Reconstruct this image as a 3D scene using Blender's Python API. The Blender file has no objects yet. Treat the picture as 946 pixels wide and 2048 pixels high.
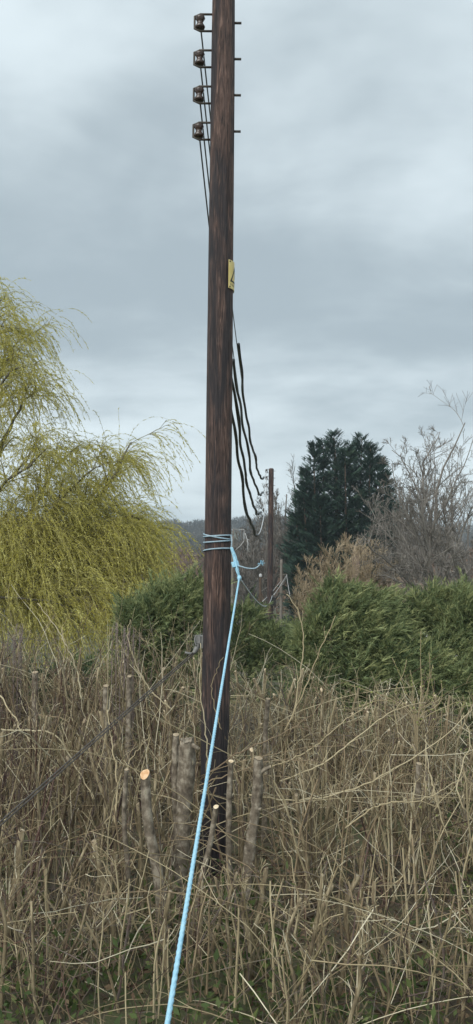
import bpy, math, random
import numpy as np
from mathutils import Matrix, Vector, Euler

# ------------------------------------------------------------------ camera, sky, sun, exposure
rng = np.random.default_rng(11)
random.seed(11)
SC = bpy.context.scene
COL = SC.collection
F = 1800.0                      # focal length in pixels of the 946 x 2048 frame
CAM = np.array([0.0, 0.0, 2.5])
PITCH, ROLL = math.radians(2.1), math.radians(0.6)
cam_data = bpy.data.cameras.new('camera')
cam_data.sensor_fit = 'HORIZONTAL'
cam_data.sensor_width = 36.0
cam_data.lens = 36.0 * F / 946.0
cam_data.clip_start = 0.05
cam_data.clip_end = 8000
cam = bpy.data.objects.new('camera', cam_data)
COL.objects.link(cam)
RM = Matrix.Rotation(math.pi / 2 + PITCH, 3, 'X') @ Matrix.Rotation(ROLL, 3, 'Z')
cam.matrix_world = Matrix.Translation(Vector(CAM)) @ RM.to_4x4()
SC.camera = cam
RMN = np.array(RM)

SUN_EL, SUN_AZ = math.radians(42), math.radians(215)   # azimuth clockwise from +Y: behind the camera, a little left
world = bpy.data.worlds.new('World')
SC.world = world
world.use_nodes = True
wn, wl = world.node_tree.nodes, world.node_tree.links
wn.clear()
w_out = wn.new('ShaderNodeOutputWorld')
sky = wn.new('ShaderNodeTexSky')
sky.sky_type = 'NISHITA'
sky.sun_disc = False
sky.sun_elevation = SUN_EL
sky.sun_rotation = SUN_AZ
bg_sky = wn.new('ShaderNodeBackground')
bg_sky.inputs['Strength'].default_value = 0.05
wl.new(sky.outputs[0], bg_sky.inputs['Color'])
tc = wn.new('ShaderNodeTexCoord')
sep = wn.new('ShaderNodeSeparateXYZ')
wl.new(tc.outputs['Generated'], sep.inputs[0])
def wmath(op, a, b=None):
    n = wn.new('ShaderNodeMath'); n.operation = op
    for k, v in enumerate((a, b)):
        if v is None: continue
        if isinstance(v, (int, float)): n.inputs[k].default_value = v
        else: wl.new(v, n.inputs[k])
    return n.outputs[0]
zz = wmath('ADD', wmath('ABSOLUTE', sep.outputs[2]), 0.24)   # a flat cloud deck seen from below
cmb = wn.new('ShaderNodeCombineXYZ')
wl.new(wmath('DIVIDE', sep.outputs[0], zz), cmb.inputs[0])
wl.new(wmath('DIVIDE', sep.outputs[1], zz), cmb.inputs[1])
def wnoise(scale, detail, rough, off, dist=0.0, stretch=(1, 1, 1)):
    mp = wn.new('ShaderNodeMapping')
    mp.inputs['Location'].default_value = off
    mp.inputs['Scale'].default_value = stretch
    wl.new(cmb.outputs[0], mp.inputs[0])
    n = wn.new('ShaderNodeTexNoise')
    n.inputs['Scale'].default_value = scale
    n.inputs['Detail'].default_value = detail
    n.inputs['Roughness'].default_value = rough
    n.inputs['Distortion'].default_value = dist
    wl.new(mp.outputs[0], n.inputs['Vector'])
    return n.outputs[0]
CLOUD_OFF = (13.4, 0.95, 0.0)
n_big = wnoise(0.85, 5.0, 0.5, CLOUD_OFF, 0.5, (0.85, 1.0, 1.0))
n_small = wnoise(2.6, 6.0, 0.55, (7.3, 2.2, 0), 0.3, (0.8, 1.0, 1.0))
csum = wmath('ADD', wmath('MULTIPLY', n_big, 0.76), wmath('MULTIPLY', n_small, 0.24))
ramp = wn.new('ShaderNodeValToRGB')
wl.new(csum, ramp.inputs[0])
ramp.color_ramp.interpolation = 'EASE'
ramp.color_ramp.elements[0].position = 0.38
ramp.color_ramp.elements[0].color = (0.218, 0.261, 0.287, 1)
ramp.color_ramp.elements[1].position = 0.60
ramp.color_ramp.elements[1].color = (0.415, 0.471, 0.496, 1)
bg_cloud = wn.new('ShaderNodeBackground')
bg_cloud.inputs['Strength'].default_value = 1.0
wl.new(ramp.outputs[0], bg_cloud.inputs['Color'])
mixw = wn.new('ShaderNodeMixShader')
mixw.inputs[0].default_value = 0.93          # overcast: the cloud deck covers nearly all of the blue
wl.new(bg_sky.outputs[0], mixw.inputs[1])
wl.new(bg_cloud.outputs[0], mixw.inputs[2])
wl.new(mixw.outputs[0], w_out.inputs['Surface'])

sun_data = bpy.data.lights.new('sun', 'SUN')
sun_data.energy = 1.5
sun_data.angle = math.radians(50)
sun_data.color = (1.0, 0.965, 0.91)
sun = bpy.data.objects.new('sun', sun_data)
COL.objects.link(sun)
sd = Vector((math.sin(SUN_AZ) * math.cos(SUN_EL), math.cos(SUN_AZ) * math.cos(SUN_EL), math.sin(SUN_EL)))
sun.rotation_euler = sd.to_track_quat('Z', 'Y').to_euler()
sun.location = (-10, -20, 30)

SC.render.engine = 'CYCLES'
SC.view_settings.view_transform = 'Standard'
SC.view_settings.look = 'None'
SC.view_settings.exposure = 1.0
SC.view_settings.gamma = 1.0
SC.view_settings.use_curve_mapping = False
SC.cycles.use_denoising = True
SC.cycles.max_bounces = 6
SC.cycles.diffuse_bounces = 4
SC.cycles.volume_bounces = 1
SC.cycles.transparent_max_bounces = 8

# ------------------------------------------------------------------ helpers
def at(px, py, Y):
    """world point seen at a pixel of the photograph, at distance Y in front of the camera"""
    d = RMN @ np.array([(px - 473.0) / F, (1024.0 - py) / F, -1.0])
    return CAM + d * (Y / d[1])

def smooth01(a, b, v):
    t = np.clip((v - a) / (b - a), 0, 1)
    return t * t * (3 - 2 * t)

def gz(x, y):
    """height of the ground"""
    x = np.asarray(x, float); y = np.asarray(y, float)
    z = -0.09 * np.clip(y - 10, 0, 75)
    z = z + smooth01(300, 640, y) * (17.5 + 2.2 * np.sin(x * 0.017 + 1.0) + 1.4 * np.sin(x * 0.045) - 0.010 * x)
    z = z + 0.05 * np.sin(x * 1.3 + y * 0.7) + 0.04 * np.sin(x * 2.7 - y * 1.9)
    return z

ORIGIN = {}

def empty(name, loc):
    o = bpy.data.objects.new(name, None)
    o.empty_display_size = 0.2
    COL.objects.link(o)
    o.location = tuple(float(v) for v in loc)
    ORIGIN[o.name] = np.array(loc, float)
    return o

def tag(o, label=None, cat=None, group=None, kind=None):
    if label: o['label'] = label
    if cat: o['category'] = cat
    if group: o['group'] = group
    if kind: o['kind'] = kind
    return o

def thing(name, loc, label, cat, group=None):
    return tag(empty(name, loc), label, cat, group)

def mesh_from(name, V, Q=None, T=None, smooth=True, tint=None, NG=None, matidx=None):
    me = bpy.data.meshes.new(name)
    V = np.asarray(V, np.float32)
    nq = 0 if Q is None else len(Q)
    nt = 0 if T is None else len(T)
    ng = [] if NG is None else NG
    parts, sizes = [], []
    if nq: parts.append(np.asarray(Q, np.int32).ravel()); sizes.append(np.full(nq, 4, np.int32))
    if nt: parts.append(np.asarray(T, np.int32).ravel()); sizes.append(np.full(nt, 3, np.int32))
    for g in ng:
        parts.append(np.asarray(g, np.int32)); sizes.append(np.array([len(g)], np.int32))
    loops = np.concatenate(parts); sizes = np.concatenate(sizes)
    starts = np.concatenate([[0], np.cumsum(sizes)[:-1]]).astype(np.int32)
    me.vertices.add(len(V)); me.vertices.foreach_set('co', V.ravel())
    me.loops.add(len(loops)); me.loops.foreach_set('vertex_index', loops)
    me.polygons.add(len(sizes)); me.polygons.foreach_set('loop_start', starts)
    me.polygons.foreach_set('use_smooth', np.full(len(sizes), smooth, bool))
    if matidx is not None:
        me.polygons.foreach_set('material_index', np.asarray(matidx, np.int32))
    if tint is not None:
        a = me.attributes.new('tint', 'FLOAT', 'POINT')
        a.data.foreach_set('value', np.asarray(tint, np.float32))
    me.update(calc_edges=True)
    return me

def put(name, V, Q=None, T=None, mat=None, parent=None, origin=None, **kw):
    """V in world coordinates; a part takes its thing's origin, a top-level mesh its own"""
    V = np.asarray(V, float)
    if parent is not None:
        og = ORIGIN[parent.name]
    else:
        og = np.array(origin if origin is not None else (0, 0, 0), float)
    me = mesh_from(name, V - og, Q, T, **kw)
    o = bpy.data.objects.new(name, me)
    COL.objects.link(o)
    for m in (mat if isinstance(mat, (list, tuple)) else [mat]):
        me.materials.append(m)
    if parent is not None:
        o.parent = parent
    else:
        o.location = tuple(og)
    ORIGIN[o.name] = og
    return o

def norm(a):
    return a / np.maximum(np.linalg.norm(a, axis=-1, keepdims=True), 1e-9)

def tubes(P, R, sides=4, twist=0.0):
    """P (N,K,3), R (N,K) -> vertices, quads"""
    P = np.asarray(P, float); R = np.asarray(R, float)
    N, K = P.shape[:2]
    T = norm(np.gradient(P, axis=1))
    mean = norm(P[:, -1] - P[:, 0])
    ref = np.where(np.abs(mean[:, 2:3]) > 0.8, np.array([[1.0, 0.1, 0]]), np.array([[0.0, 0.05, 1.0]]))
    A = norm(np.cross(T, ref[:, None, :]))
    B = np.cross(T, A)
    th = np.arange(sides) * 2 * np.pi / sides + twist
    V = P[:, :, None, :] + R[:, :, None, None] * (A[:, :, None, :] * np.cos(th)[None, None, :, None] + B[:, :, None, :] * np.sin(th)[None, None, :, None])
    base = (np.arange(N) * K * sides)[:, None, None] + (np.arange(K - 1) * sides)[None, :, None]
    j = np.arange(sides)[None, None, :]; j2 = (j + 1) % sides
    Q = np.stack([base + j, base + j2, base + sides + j2, base + sides + j], -1).reshape(-1, 4)
    return V.reshape(-1, 3), Q

def ribbons(P, R):
    """hair-thin strands: a narrow strip each"""
    N, K = P.shape[:2]
    V, _ = tubes(P, R, 2, twist=0.7)
    b = (np.arange(N) * K * 2)[:, None] + (np.arange(K - 1) * 2)[None]
    return V, np.stack([b, b + 1, b + 3, b + 2], -1).reshape(-1, 4)

def leaf_single(p, d, length, width):
    """tiny leaf or twig tip: one triangle"""
    N = len(p); d = norm(d)
    side = norm(np.cross(d, rng.normal(size=(N, 3)))) * width[:, None] * 0.5
    V = np.stack([p - side, p + side, p + d * length[:, None]], 1).reshape(-1, 3)
    return V, np.arange(N * 3).reshape(-1, 3)

def merge(lst):
    Vs, Qs, off = [], [], 0
    for V, Q in lst:
        Vs.append(V); Qs.append(Q + off); off += len(V)
    return np.concatenate(Vs), np.concatenate(Qs)

def tube_part(name, pts, r, mat, parent=None, sides=8, K=None, origin=None, caps=True, capmat=None, jitter=0.0, smooth=True, tintv=None):
    """one single tube as an object, its ends closed; r is a number or a list along the line"""
    pts = np.asarray(pts, float)
    if K: pts = resample(pts, K)
    n = len(pts)
    rr = np.interp(np.linspace(0, 1, n), np.linspace(0, 1, np.size(r)), np.atleast_1d(r).astype(float))
    if jitter: rr = rr * (1 + rng.normal(0, jitter, n))
    V, Q = tubes(pts[None], rr[None], sides)
    if jitter: V = V + rng.normal(0, jitter * 0.3 * rr.mean(), V.shape)
    ng = [list(range(sides))[::-1], list(range(len(V) - sides, len(V)))] if caps else None
    mi = None; mats = [mat]
    if caps and capmat is not None:
        mi = np.zeros(len(Q) + 2, int); mi[-1] = 1; mats = [mat, capmat]
    return put(name, V, Q, None, mats, parent, origin, NG=ng, matidx=mi, smooth=smooth,
               tint=None if tintv is None else np.full(len(V), tintv))

def resample(pts, K):
    pts = np.asarray(pts, float)
    if len(pts) > 2:                       # Catmull-Rom through the points
        p = np.vstack([2 * pts[0] - pts[1], pts, 2 * pts[-1] - pts[-2]])
        out = []
        for i in range(1, len(p) - 2):
            t = np.linspace(0, 1, 14, endpoint=False)[:, None]
            a, b, c, d = p[i - 1], p[i], p[i + 1], p[i + 2]
            out.append(0.5 * ((2 * b) + (-a + c) * t + (2 * a - 5 * b + 4 * c - d) * t ** 2 + (-a + 3 * b - 3 * c + d) * t ** 3))
        pts = np.vstack(out + [pts[-1:]])
    s = np.concatenate([[0], np.cumsum(np.linalg.norm(np.diff(pts, axis=0), axis=1))])
    q = np.linspace(0, s[-1], K)
    return np.stack([np.interp(q, s, pts[:, k]) for k in range(3)], 1)

def grow(start, d, L, K, wig=0.15, grav=0.0, wind=(0, 0, 0)):
    N = len(start)
    P = np.zeros((N, K, 3)); P[:, 0] = start
    d = norm(np.asarray(d, float)); step = (L / (K - 1))[:, None]
    w = np.array(wind, float)
    for k in range(1, K):
        d = norm(d + rng.normal(0, wig, (N, 3)) + np.array([0, 0, -grav]) + w)
        P[:, k] = P[:, k - 1] + d * step
    return P

def branch(P, R, L, m, tr, ang, lenr, radr, K, wig=0.12, grav=0.0, up=0.0, rmin=0.0, shrink=0.55):
    N, Kp = P.shape[:2]
    idx = np.repeat(np.arange(N), m)
    t = rng.uniform(tr[0], tr[1], N * m)
    f = t * (Kp - 1); i = np.minimum(f.astype(int), Kp - 2); u = (f - i)[:, None]
    p = P[idx, i] * (1 - u) + P[idx, i + 1] * u
    tan = norm(P[idx, i + 1] - P[idx, i])
    r = R[idx, i] * (1 - u[:, 0]) + R[idx, i + 1] * u[:, 0]
    rv = rng.normal(size=(N * m, 3)); perp = norm(rv - (rv * tan).sum(1, keepdims=True) * tan)
    a = rng.normal(ang, 0.2, N * m)[:, None]
    d = tan * np.cos(a) + perp * np.sin(a) + np.array([0, 0, up])
    Ln = L[idx] * lenr * (1 - shrink * t) * rng.uniform(0.6, 1.25, N * m)
    Pn = grow(p, d, Ln, K, wig, grav)
    Rn = np.maximum((r * radr)[:, None] * np.linspace(1, 0.3, K)[None], rmin)
    return Pn, Rn, Ln

def lens_of(P):
    return np.linalg.norm(np.diff(P, axis=1), axis=2).sum(1)

def leaf_tris(p, d, length, width):
    """narrow leaf: two triangles in a diamond"""
    N = len(p); d = norm(d)
    side = norm(np.cross(d, rng.normal(size=(N, 3)))) * width[:, None] * 0.5
    tip = p + d * length[:, None]; mid = p + d * length[:, None] * 0.45
    V = np.stack([p, mid + side, tip, mid - side], 1).reshape(-1, 3)
    b = np.arange(N)[:, None] * 4
    return V, b + np.array([[0, 1, 2, 3]])

def along(P, n, tr=(0.05, 1.0)):
    """n random points on each line with their tangents"""
    N, K = P.shape[:2]
    idx = np.repeat(np.arange(N), n)
    f = rng.uniform(tr[0], tr[1], N * n) * (K - 1) * 0.9999
    i = np.minimum(f.astype(int), K - 2); u = (f - i)[:, None]
    return P[idx, i] * (1 - u) + P[idx, i + 1] * u, norm(P[idx, i + 1] - P[idx, i]), idx

def box_vq(c, h, R=None):
    c = np.array(c, float); h = np.array(h, float)
    s = np.array([[x, y, z] for x in (-1, 1) for y in (-1, 1) for z in (-1, 1)], float) * h
    if R is not None: s = s @ np.array(R).T
    return s + c, np.array([[0, 1, 3, 2], [4, 6, 7, 5], [0, 4, 5, 1], [2, 3, 7, 6], [0, 2, 6, 4], [1, 5, 7, 3]])

def lathe(prof, sides=14):
    """prof [(radius, height)] about z"""
    th = np.arange(sides) * 2 * np.pi / sides
    V = np.array([[r * np.cos(t), r * np.sin(t), z] for r, z in prof for t in th])
    Q = []
    for k in range(len(prof) - 1):
        for j in range(sides):
            Q.append([k * sides + j, k * sides + (j + 1) % sides, (k + 1) * sides + (j + 1) % sides, (k + 1) * sides + j])
    return V, np.array(Q)

# ------------------------------------------------------------------ materials
def new_mat(name):
    m = bpy.data.materials.new(name); m.use_nodes = True
    nt = m.node_tree; nt.nodes.clear()
    out = nt.nodes.new('ShaderNodeOutputMaterial')
    b = nt.nodes.new('ShaderNodeBsdfPrincipled')
    nt.links.new(b.outputs[0], out.inputs[0])
    return m, nt, b, out

def ramp_node(nt, fac, stops):
    r = nt.nodes.new('ShaderNodeValToRGB')
    while len(r.color_ramp.elements) < len(stops): r.color_ramp.elements.new(0.5)
    for e, (p, c) in zip(r.color_ramp.elements, stops):
        e.position = p; e.color = (*c, 1)
    nt.links.new(fac, r.inputs[0])
    return r.outputs[0]

def noise_node(nt, scale, detail=4, rough=0.55, stretch=(1, 1, 1), dist=0.0, coord='Object'):
    t = nt.nodes.new('ShaderNodeTexCoord'); mp = nt.nodes.new('ShaderNodeMapping')
    mp.inputs['Scale'].default_value = stretch
    nt.links.new(t.outputs[coord], mp.inputs[0])
    n = nt.nodes.new('ShaderNodeTexNoise')
    n.inputs['Scale'].default_value = scale; n.inputs['Detail'].default_value = detail
    n.inputs['Roughness'].default_value = rough; n.inputs['Distortion'].default_value = dist
    nt.links.new(mp.outputs[0], n.inputs['Vector'])
    return n.outputs[0]

def mathn(nt, op, a, b):
    n = nt.nodes.new('ShaderNodeMath'); n.operation = op
    for k, v in enumerate((a, b)):
        if isinstance(v, (int, float)): n.inputs[k].default_value = v
        else: nt.links.new(v, n.inputs[k])
    return n.outputs[0]

def bump(nt, b, h, strength=0.5, dist=0.01):
    n = nt.nodes.new('ShaderNodeBump'); n.inputs['Strength'].default_value = strength
    n.inputs['Distance'].default_value = dist
    nt.links.new(h, n.inputs['Height']); nt.links.new(n.outputs[0], b.inputs['Normal'])

def mat_noise(name, stops, scale=8, stretch=(1, 1, 1), rough=0.8, detail=5, bmp=0.4, bdist=0.01, dist=0.0, spec=0.3):
    m, nt, b, _ = new_mat(name)
    n = noise_node(nt, scale, detail, 0.6, stretch, dist)
    nt.links.new(ramp_node(nt, n, stops), b.inputs['Base Color'])
    b.inputs['Roughness'].default_value = rough
    b.inputs['Specular IOR Level'].default_value = spec
    if bmp: bump(nt, b, n, bmp, bdist)
    return m

def mat_tint(name, stops, nscale=6.0, namp=0.35, rough=0.75, trans=0.0, spec=0.25):
    """colour from the piece's own 'tint' value, broken up by noise; leaves let some light through"""
    m, nt, b, out = new_mat(name)
    a = nt.nodes.new('ShaderNodeAttribute'); a.attribute_name = 'tint'
    n = noise_node(nt, nscale, 3, 0.6)
    f = mathn(nt, 'ADD', a.outputs['Fac'], mathn(nt, 'MULTIPLY', mathn(nt, 'SUBTRACT', n, 0.5), namp))
    c = ramp_node(nt, f, stops)
    nt.links.new(c, b.inputs['Base Color'])
    b.inputs['Roughness'].default_value = rough
    b.inputs['Specular IOR Level'].default_value = spec
    if trans:
        tr = nt.nodes.new('ShaderNodeBsdfTranslucent'); nt.links.new(c, tr.inputs[0])
        mx = nt.nodes.new('ShaderNodeMixShader'); mx.inputs[0].default_value = trans
        nt.links.new(b.outputs[0], mx.inputs[1]); nt.links.new(tr.outputs[0], mx.inputs[2])
        nt.links.new(mx.outputs[0], out.inputs[0])
    return m

def mat_plain(name, col, rough=0.5, metal=0.0, spec=0.4, var=0.15, scale=20):
    lo = tuple(c * (1 - var) for c in col); hi = tuple(min(1, c * (1 + var)) for c in col)
    m = mat_noise(name, [(0.3, lo), (0.7, hi)], scale, rough=rough, bmp=0.1, bdist=0.003, spec=spec)
    m.node_tree.nodes['Principled BSDF'].inputs['Metallic'].default_value = metal
    return m

def mat_pole(dipped=True):
    m, nt, b, _ = new_mat('creosoted_pole_wood')
    grain = noise_node(nt, 5.0, 8, 0.62, (8, 8, 0.75), 1.6)
    fine = noise_node(nt, 26.0, 5, 0.6, (9, 9, 0.35), 0.5)
    blot = noise_node(nt, 2.0, 4, 0.55, (3.2, 3.2, 0.6), 0.8)
    base = ramp_node(nt, mathn(nt, 'ADD', mathn(nt, 'MULTIPLY', grain, 0.6), mathn(nt, 'MULTIPLY', fine, 0.4)),
                     [(0.36, (0.014, 0.011, 0.011)), (0.45, (0.060, 0.038, 0.032)), (0.54, (0.135, 0.082, 0.064)), (0.64, (0.32, 0.215, 0.170))])
    tar = ramp_node(nt, mathn(nt, 'ADD', mathn(nt, 'MULTIPLY', blot, 0.75), mathn(nt, 'MULTIPLY', fine, 0.25)),
                    [(0.43, (0, 0, 0)), (0.58, (1, 1, 1))])
    mx = nt.nodes.new('ShaderNodeMix'); mx.data_type = 'RGBA'
    tco = nt.nodes.new('ShaderNodeTexCoord'); sx = nt.nodes.new('ShaderNodeSeparateXYZ'); nt.links.new(tco.outputs['Object'], sx.inputs[0])
    # the butt was dipped in tar: dark up to an uneven line
    edge = mathn(nt, 'ADD', sx.outputs[2], mathn(nt, 'MULTIPLY', mathn(nt, 'SUBTRACT', grain, 0.5), 1.6))
    butt = ramp_node(nt, mathn(nt, 'MULTIPLY', edge, 0.5), [(0.62, (1, 1, 1)), (0.84, (0, 0, 0))])
    if not dipped: butt = tar
    nt.links.new(mathn(nt, 'MULTIPLY', mathn(nt, 'MAXIMUM', tar, butt), 0.86), mx.inputs[0])
    nt.links.new(base, mx.inputs[6]); mx.inputs[7].default_value = (0.022, 0.023, 0.028, 1)
    ck = noise_node(nt, 4.0, 3, 0.5, (13, 13, 0.28), 0.4)
    crack = ramp_node(nt, mathn(nt, 'ABSOLUTE', mathn(nt, 'SUBTRACT', ck, 0.47), 0.0), [(0.006, (1, 1, 1)), (0.022, (0, 0, 0))])
    mc = nt.nodes.new('ShaderNodeMix'); mc.data_type = 'RGBA'
    nt.links.new(mathn(nt, 'MULTIPLY', crack, 0.85), mc.inputs[0])
    nt.links.new(mx.outputs[2], mc.inputs[6]); mc.inputs[7].default_value = (0.008, 0.007, 0.007, 1)
    nt.links.new(mc.outputs[2], b.inputs['Base Color'])
    b.inputs['Roughness'].default_value = 0.72
    b.inputs['Specular IOR Level'].default_value = 0.35
    bump(nt, b, mathn(nt, 'ADD', grain, mathn(nt, 'MULTIPLY', fine, 0.6)), 0.9, 0.012)
    return m

M = {}
M['pole'] = mat_pole()
M['far_pole'] = mat_pole(False)
M['grey_pole'] = mat_noise('weathered_pole_wood', [(0.35, (0.12, 0.105, 0.09)), (0.65, (0.24, 0.215, 0.185))], 12, (6, 6, 0.6), bmp=0.5)
M['steel'] = mat_noise('galvanised_steel', [(0.3, (0.30, 0.31, 0.31)), (0.7, (0.50, 0.50, 0.49))], 25, rough=0.5, spec=0.5)
M['old_steel'] = mat_plain('weathered_galvanised_steel', (0.20, 0.20, 0.19), 0.6, 0.2, var=0.35)
M['dark_steel'] = mat_plain('weathered_stay_steel', (0.085, 0.075, 0.064), 0.6, 0.2, var=0.4)
M['porcelain'] = mat_plain('brown_porcelain', (0.05, 0.030, 0.022), 0.25, spec=0.6)
M['conductor'] = mat_plain('dull_copper_conductor', (0.10, 0.105, 0.10), 0.5, 0.3)
M['bare_conductor'] = mat_plain('bare_aluminium_conductor', (0.55, 0.56, 0.56), 0.45, 0.3)
M['sleeve'] = mat_plain('grey_black_line_cover', (0.040, 0.047, 0.048), 0.55, spec=0.4, var=0.25, scale=6)
M['yellow'] = mat_noise('sun_faded_yellow_sign', [(0.3, (0.70, 0.55, 0.19)), (0.7, (0.80, 0.68, 0.32))], 9, rough=0.5, bmp=0.05)
M['black_print'] = mat_plain('black_print', (0.022, 0.022, 0.022), 0.6)
M['rope'] = mat_noise('blue_rope', [(0.3, (0.25, 0.50, 0.66)), (0.7, (0.42, 0.68, 0.80))], 40, rough=0.55, bmp=0.3, bdist=0.002)
M['rope_pale'] = mat_noise('worn_blue_grey_rope', [(0.3, (0.22, 0.34, 0.42)), (0.7, (0.40, 0.50, 0.56))], 40, rough=0.65, bmp=0.3, bdist=0.002)
M['rope_far'] = mat_plain('slack_grey_line', (0.55, 0.60, 0.62), 0.6)
TW = [(0.0, (0.040, 0.028, 0.024)), (0.12, (0.115, 0.062, 0.048)), (0.22, (0.135, 0.112, 0.098)), (0.32, (0.160, 0.135, 0.070)), (0.42, (0.255, 0.190, 0.118)), (0.55, (0.33, 0.275, 0.165)), (0.75, (0.47, 0.40, 0.250)), (1.0, (0.62, 0.575, 0.43))]
M['twig'] = mat_tint('hedge_twig_bark', TW, 9.0, 0.3, 0.8)
M['cane'] = mat_tint('pale_cane_bark', [(0, (0.16, 0.11, 0.07)), (0.5, (0.40, 0.33, 0.20)), (1, (0.55, 0.50, 0.35))], 7, 0.5, 0.65)
M['stem'] = mat_noise('hedge_stem_bark', [(0.3, (0.075, 0.056, 0.036)), (0.5, (0.205, 0.164, 0.098)), (0.68, (0.38, 0.32, 0.205))], 14, (3, 3, 0.7), bmp=0.6, bdist=0.004)
M['trunk'] = mat_noise('grey_stump_bark', [(0.3, (0.070, 0.055, 0.040)), (0.5, (0.185, 0.155, 0.115)), (0.64, (0.34, 0.30, 0.235)), (0.8, (0.16, 0.17, 0.08))], 16, (1.4, 1.4, 1.2), bmp=0.9, bdist=0.008)
M['cut'] = mat_noise('fresh_cut_wood', [(0.3, (0.52, 0.40, 0.25)), (0.7, (0.74, 0.63, 0.45))], 30, rough=0.8, bmp=0.1)
M['cut_old'] = mat_noise('weathered_cut_wood', [(0.3, (0.24, 0.185, 0.12)), (0.7, (0.40, 0.33, 0.23))], 30, rough=0.85, bmp=0.1)
M['cut_orange'] = mat_noise('fresh_orange_cut_wood', [(0.3, (0.52, 0.27, 0.12)), (0.5, (0.66, 0.42, 0.24)), (0.7, (0.74, 0.54, 0.34)), (0.8, (0.46, 0.22, 0.09))], 38, rough=0.8, bmp=0.2, bdist=0.002)
M['willow_leaf'] = mat_tint('willow_catkins_and_young_leaves', [(0, (0.160, 0.142, 0.032)), (0.4, (0.37, 0.34, 0.066)), (0.75, (0.55, 0.51, 0.115)), (1, (0.68, 0.65, 0.25))], 1.2, 0.45, 0.7, trans=0.45)
M['willow_twig'] = mat_tint('yellow_willow_twig', [(0, (0.10, 0.085, 0.035)), (1, (0.30, 0.27, 0.10))], 2, 0.4, 0.75)
M['willow_bark'] = mat_noise('willow_bark', [(0.3, (0.055, 0.050, 0.040)), (0.7, (0.17, 0.155, 0.12))], 6, (2, 2, 0.7), bmp=0.7)
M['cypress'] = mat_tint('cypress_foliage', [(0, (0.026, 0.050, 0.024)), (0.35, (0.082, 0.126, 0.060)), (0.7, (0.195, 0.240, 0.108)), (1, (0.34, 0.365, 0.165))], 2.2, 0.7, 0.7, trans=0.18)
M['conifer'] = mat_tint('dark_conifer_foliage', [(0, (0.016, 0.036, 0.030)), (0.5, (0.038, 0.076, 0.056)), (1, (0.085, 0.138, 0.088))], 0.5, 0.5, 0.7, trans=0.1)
M['brown_bark'] = mat_noise('brown_bark', [(0.3, (0.05, 0.035, 0.026)), (0.7, (0.13, 0.095, 0.07))], 10, (2, 2, 0.6), bmp=0.7)
M['bare_twig'] = mat_tint('bare_grey_twig', [(0, (0.075, 0.068, 0.060)), (0.5, (0.185, 0.170, 0.150)), (1, (0.36, 0.34, 0.305))], 2, 0.4, 0.8)
M['tan_twig'] = mat_tint('tan_shrub_twig', [(0, (0.145, 0.108, 0.075)), (0.5, (0.31, 0.245, 0.160)), (1, (0.46, 0.385, 0.26))], 3, 0.4, 0.8)
M['far_twig'] = mat_tint('far_wood_twig', [(0, (0.022, 0.022, 0.020)), (0.5, (0.052, 0.047, 0.040)), (1, (0.105, 0.092, 0.070))], 0.05, 0.5, 0.85)
M['scrub'] = mat_tint('winter_scrub_twig', [(0, (0.085, 0.052, 0.036)), (0.5, (0.16, 0.100, 0.068)), (1, (0.235, 0.165, 0.11))], 0.15, 0.7, 0.85)
M['bud'] = mat_tint('young_green_bud', [(0, (0.16, 0.19, 0.05)), (1, (0.40, 0.42, 0.16))], 6, 0.3, 0.6, trans=0.3)
M['weed'] = mat_tint('ground_weed_leaf', [(0, (0.030, 0.050, 0.018)), (0.5, (0.070, 0.105, 0.032)), (1, (0.15, 0.18, 0.060))], 4, 0.4, 0.6, trans=0.2)
M['litter'] = mat_tint('dead_leaf', [(0, (0.05, 0.032, 0.020)), (0.5, (0.13, 0.088, 0.052)), (1, (0.24, 0.18, 0.11))], 6, 0.3, 0.85)
M['plume'] = mat_tint('dry_seed_head', [(0, (0.14, 0.105, 0.095)), (1, (0.34, 0.285, 0.265))], 6, 0.4, 0.85)
M['roof'] = mat_noise('brown_roof_tile', [(0.3, (0.13, 0.095, 0.072)), (0.7, (0.24, 0.185, 0.14))], 5, bmp=0.3)
M['render_wall'] = mat_noise('cream_rendered_wall', [(0.3, (0.42, 0.37, 0.30)), (0.7, (0.52, 0.47, 0.39))], 3, bmp=0.1)
M['pot'] = mat_plain('buff_chimney_pot', (0.36, 0.28, 0.19), 0.8)
M['brick'] = mat_plain('chimney_brick', (0.17, 0.125, 0.095), 0.85)
M['glass'] = mat_plain('dark_window_glass', (0.03, 0.035, 0.04), 0.15, spec=0.6)
M['white_paint'] = mat_plain('white_painted_frame', (0.72, 0.72, 0.70), 0.5)
def mat_ground():
    m, nt, b, _ = new_mat('rough_ground')
    n1 = noise_node(nt, 0.35, 6, 0.6); n2 = noise_node(nt, 14, 6, 0.65)
    f = mathn(nt, 'ADD', mathn(nt, 'MULTIPLY', n1, 0.55), mathn(nt, 'MULTIPLY', n2, 0.45))
    nt.links.new(ramp_node(nt, f, [(0.34, (0.035, 0.028, 0.018)), (0.46, (0.085, 0.068, 0.042)), (0.55, (0.075, 0.088, 0.034)), (0.68, (0.15, 0.135, 0.075))]), b.inputs['Base Color'])
    b.inputs['Roughness'].default_value = 0.9
    bump(nt, b, n2, 0.8, 0.03)
    return m
M['ground'] = mat_ground()

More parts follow.
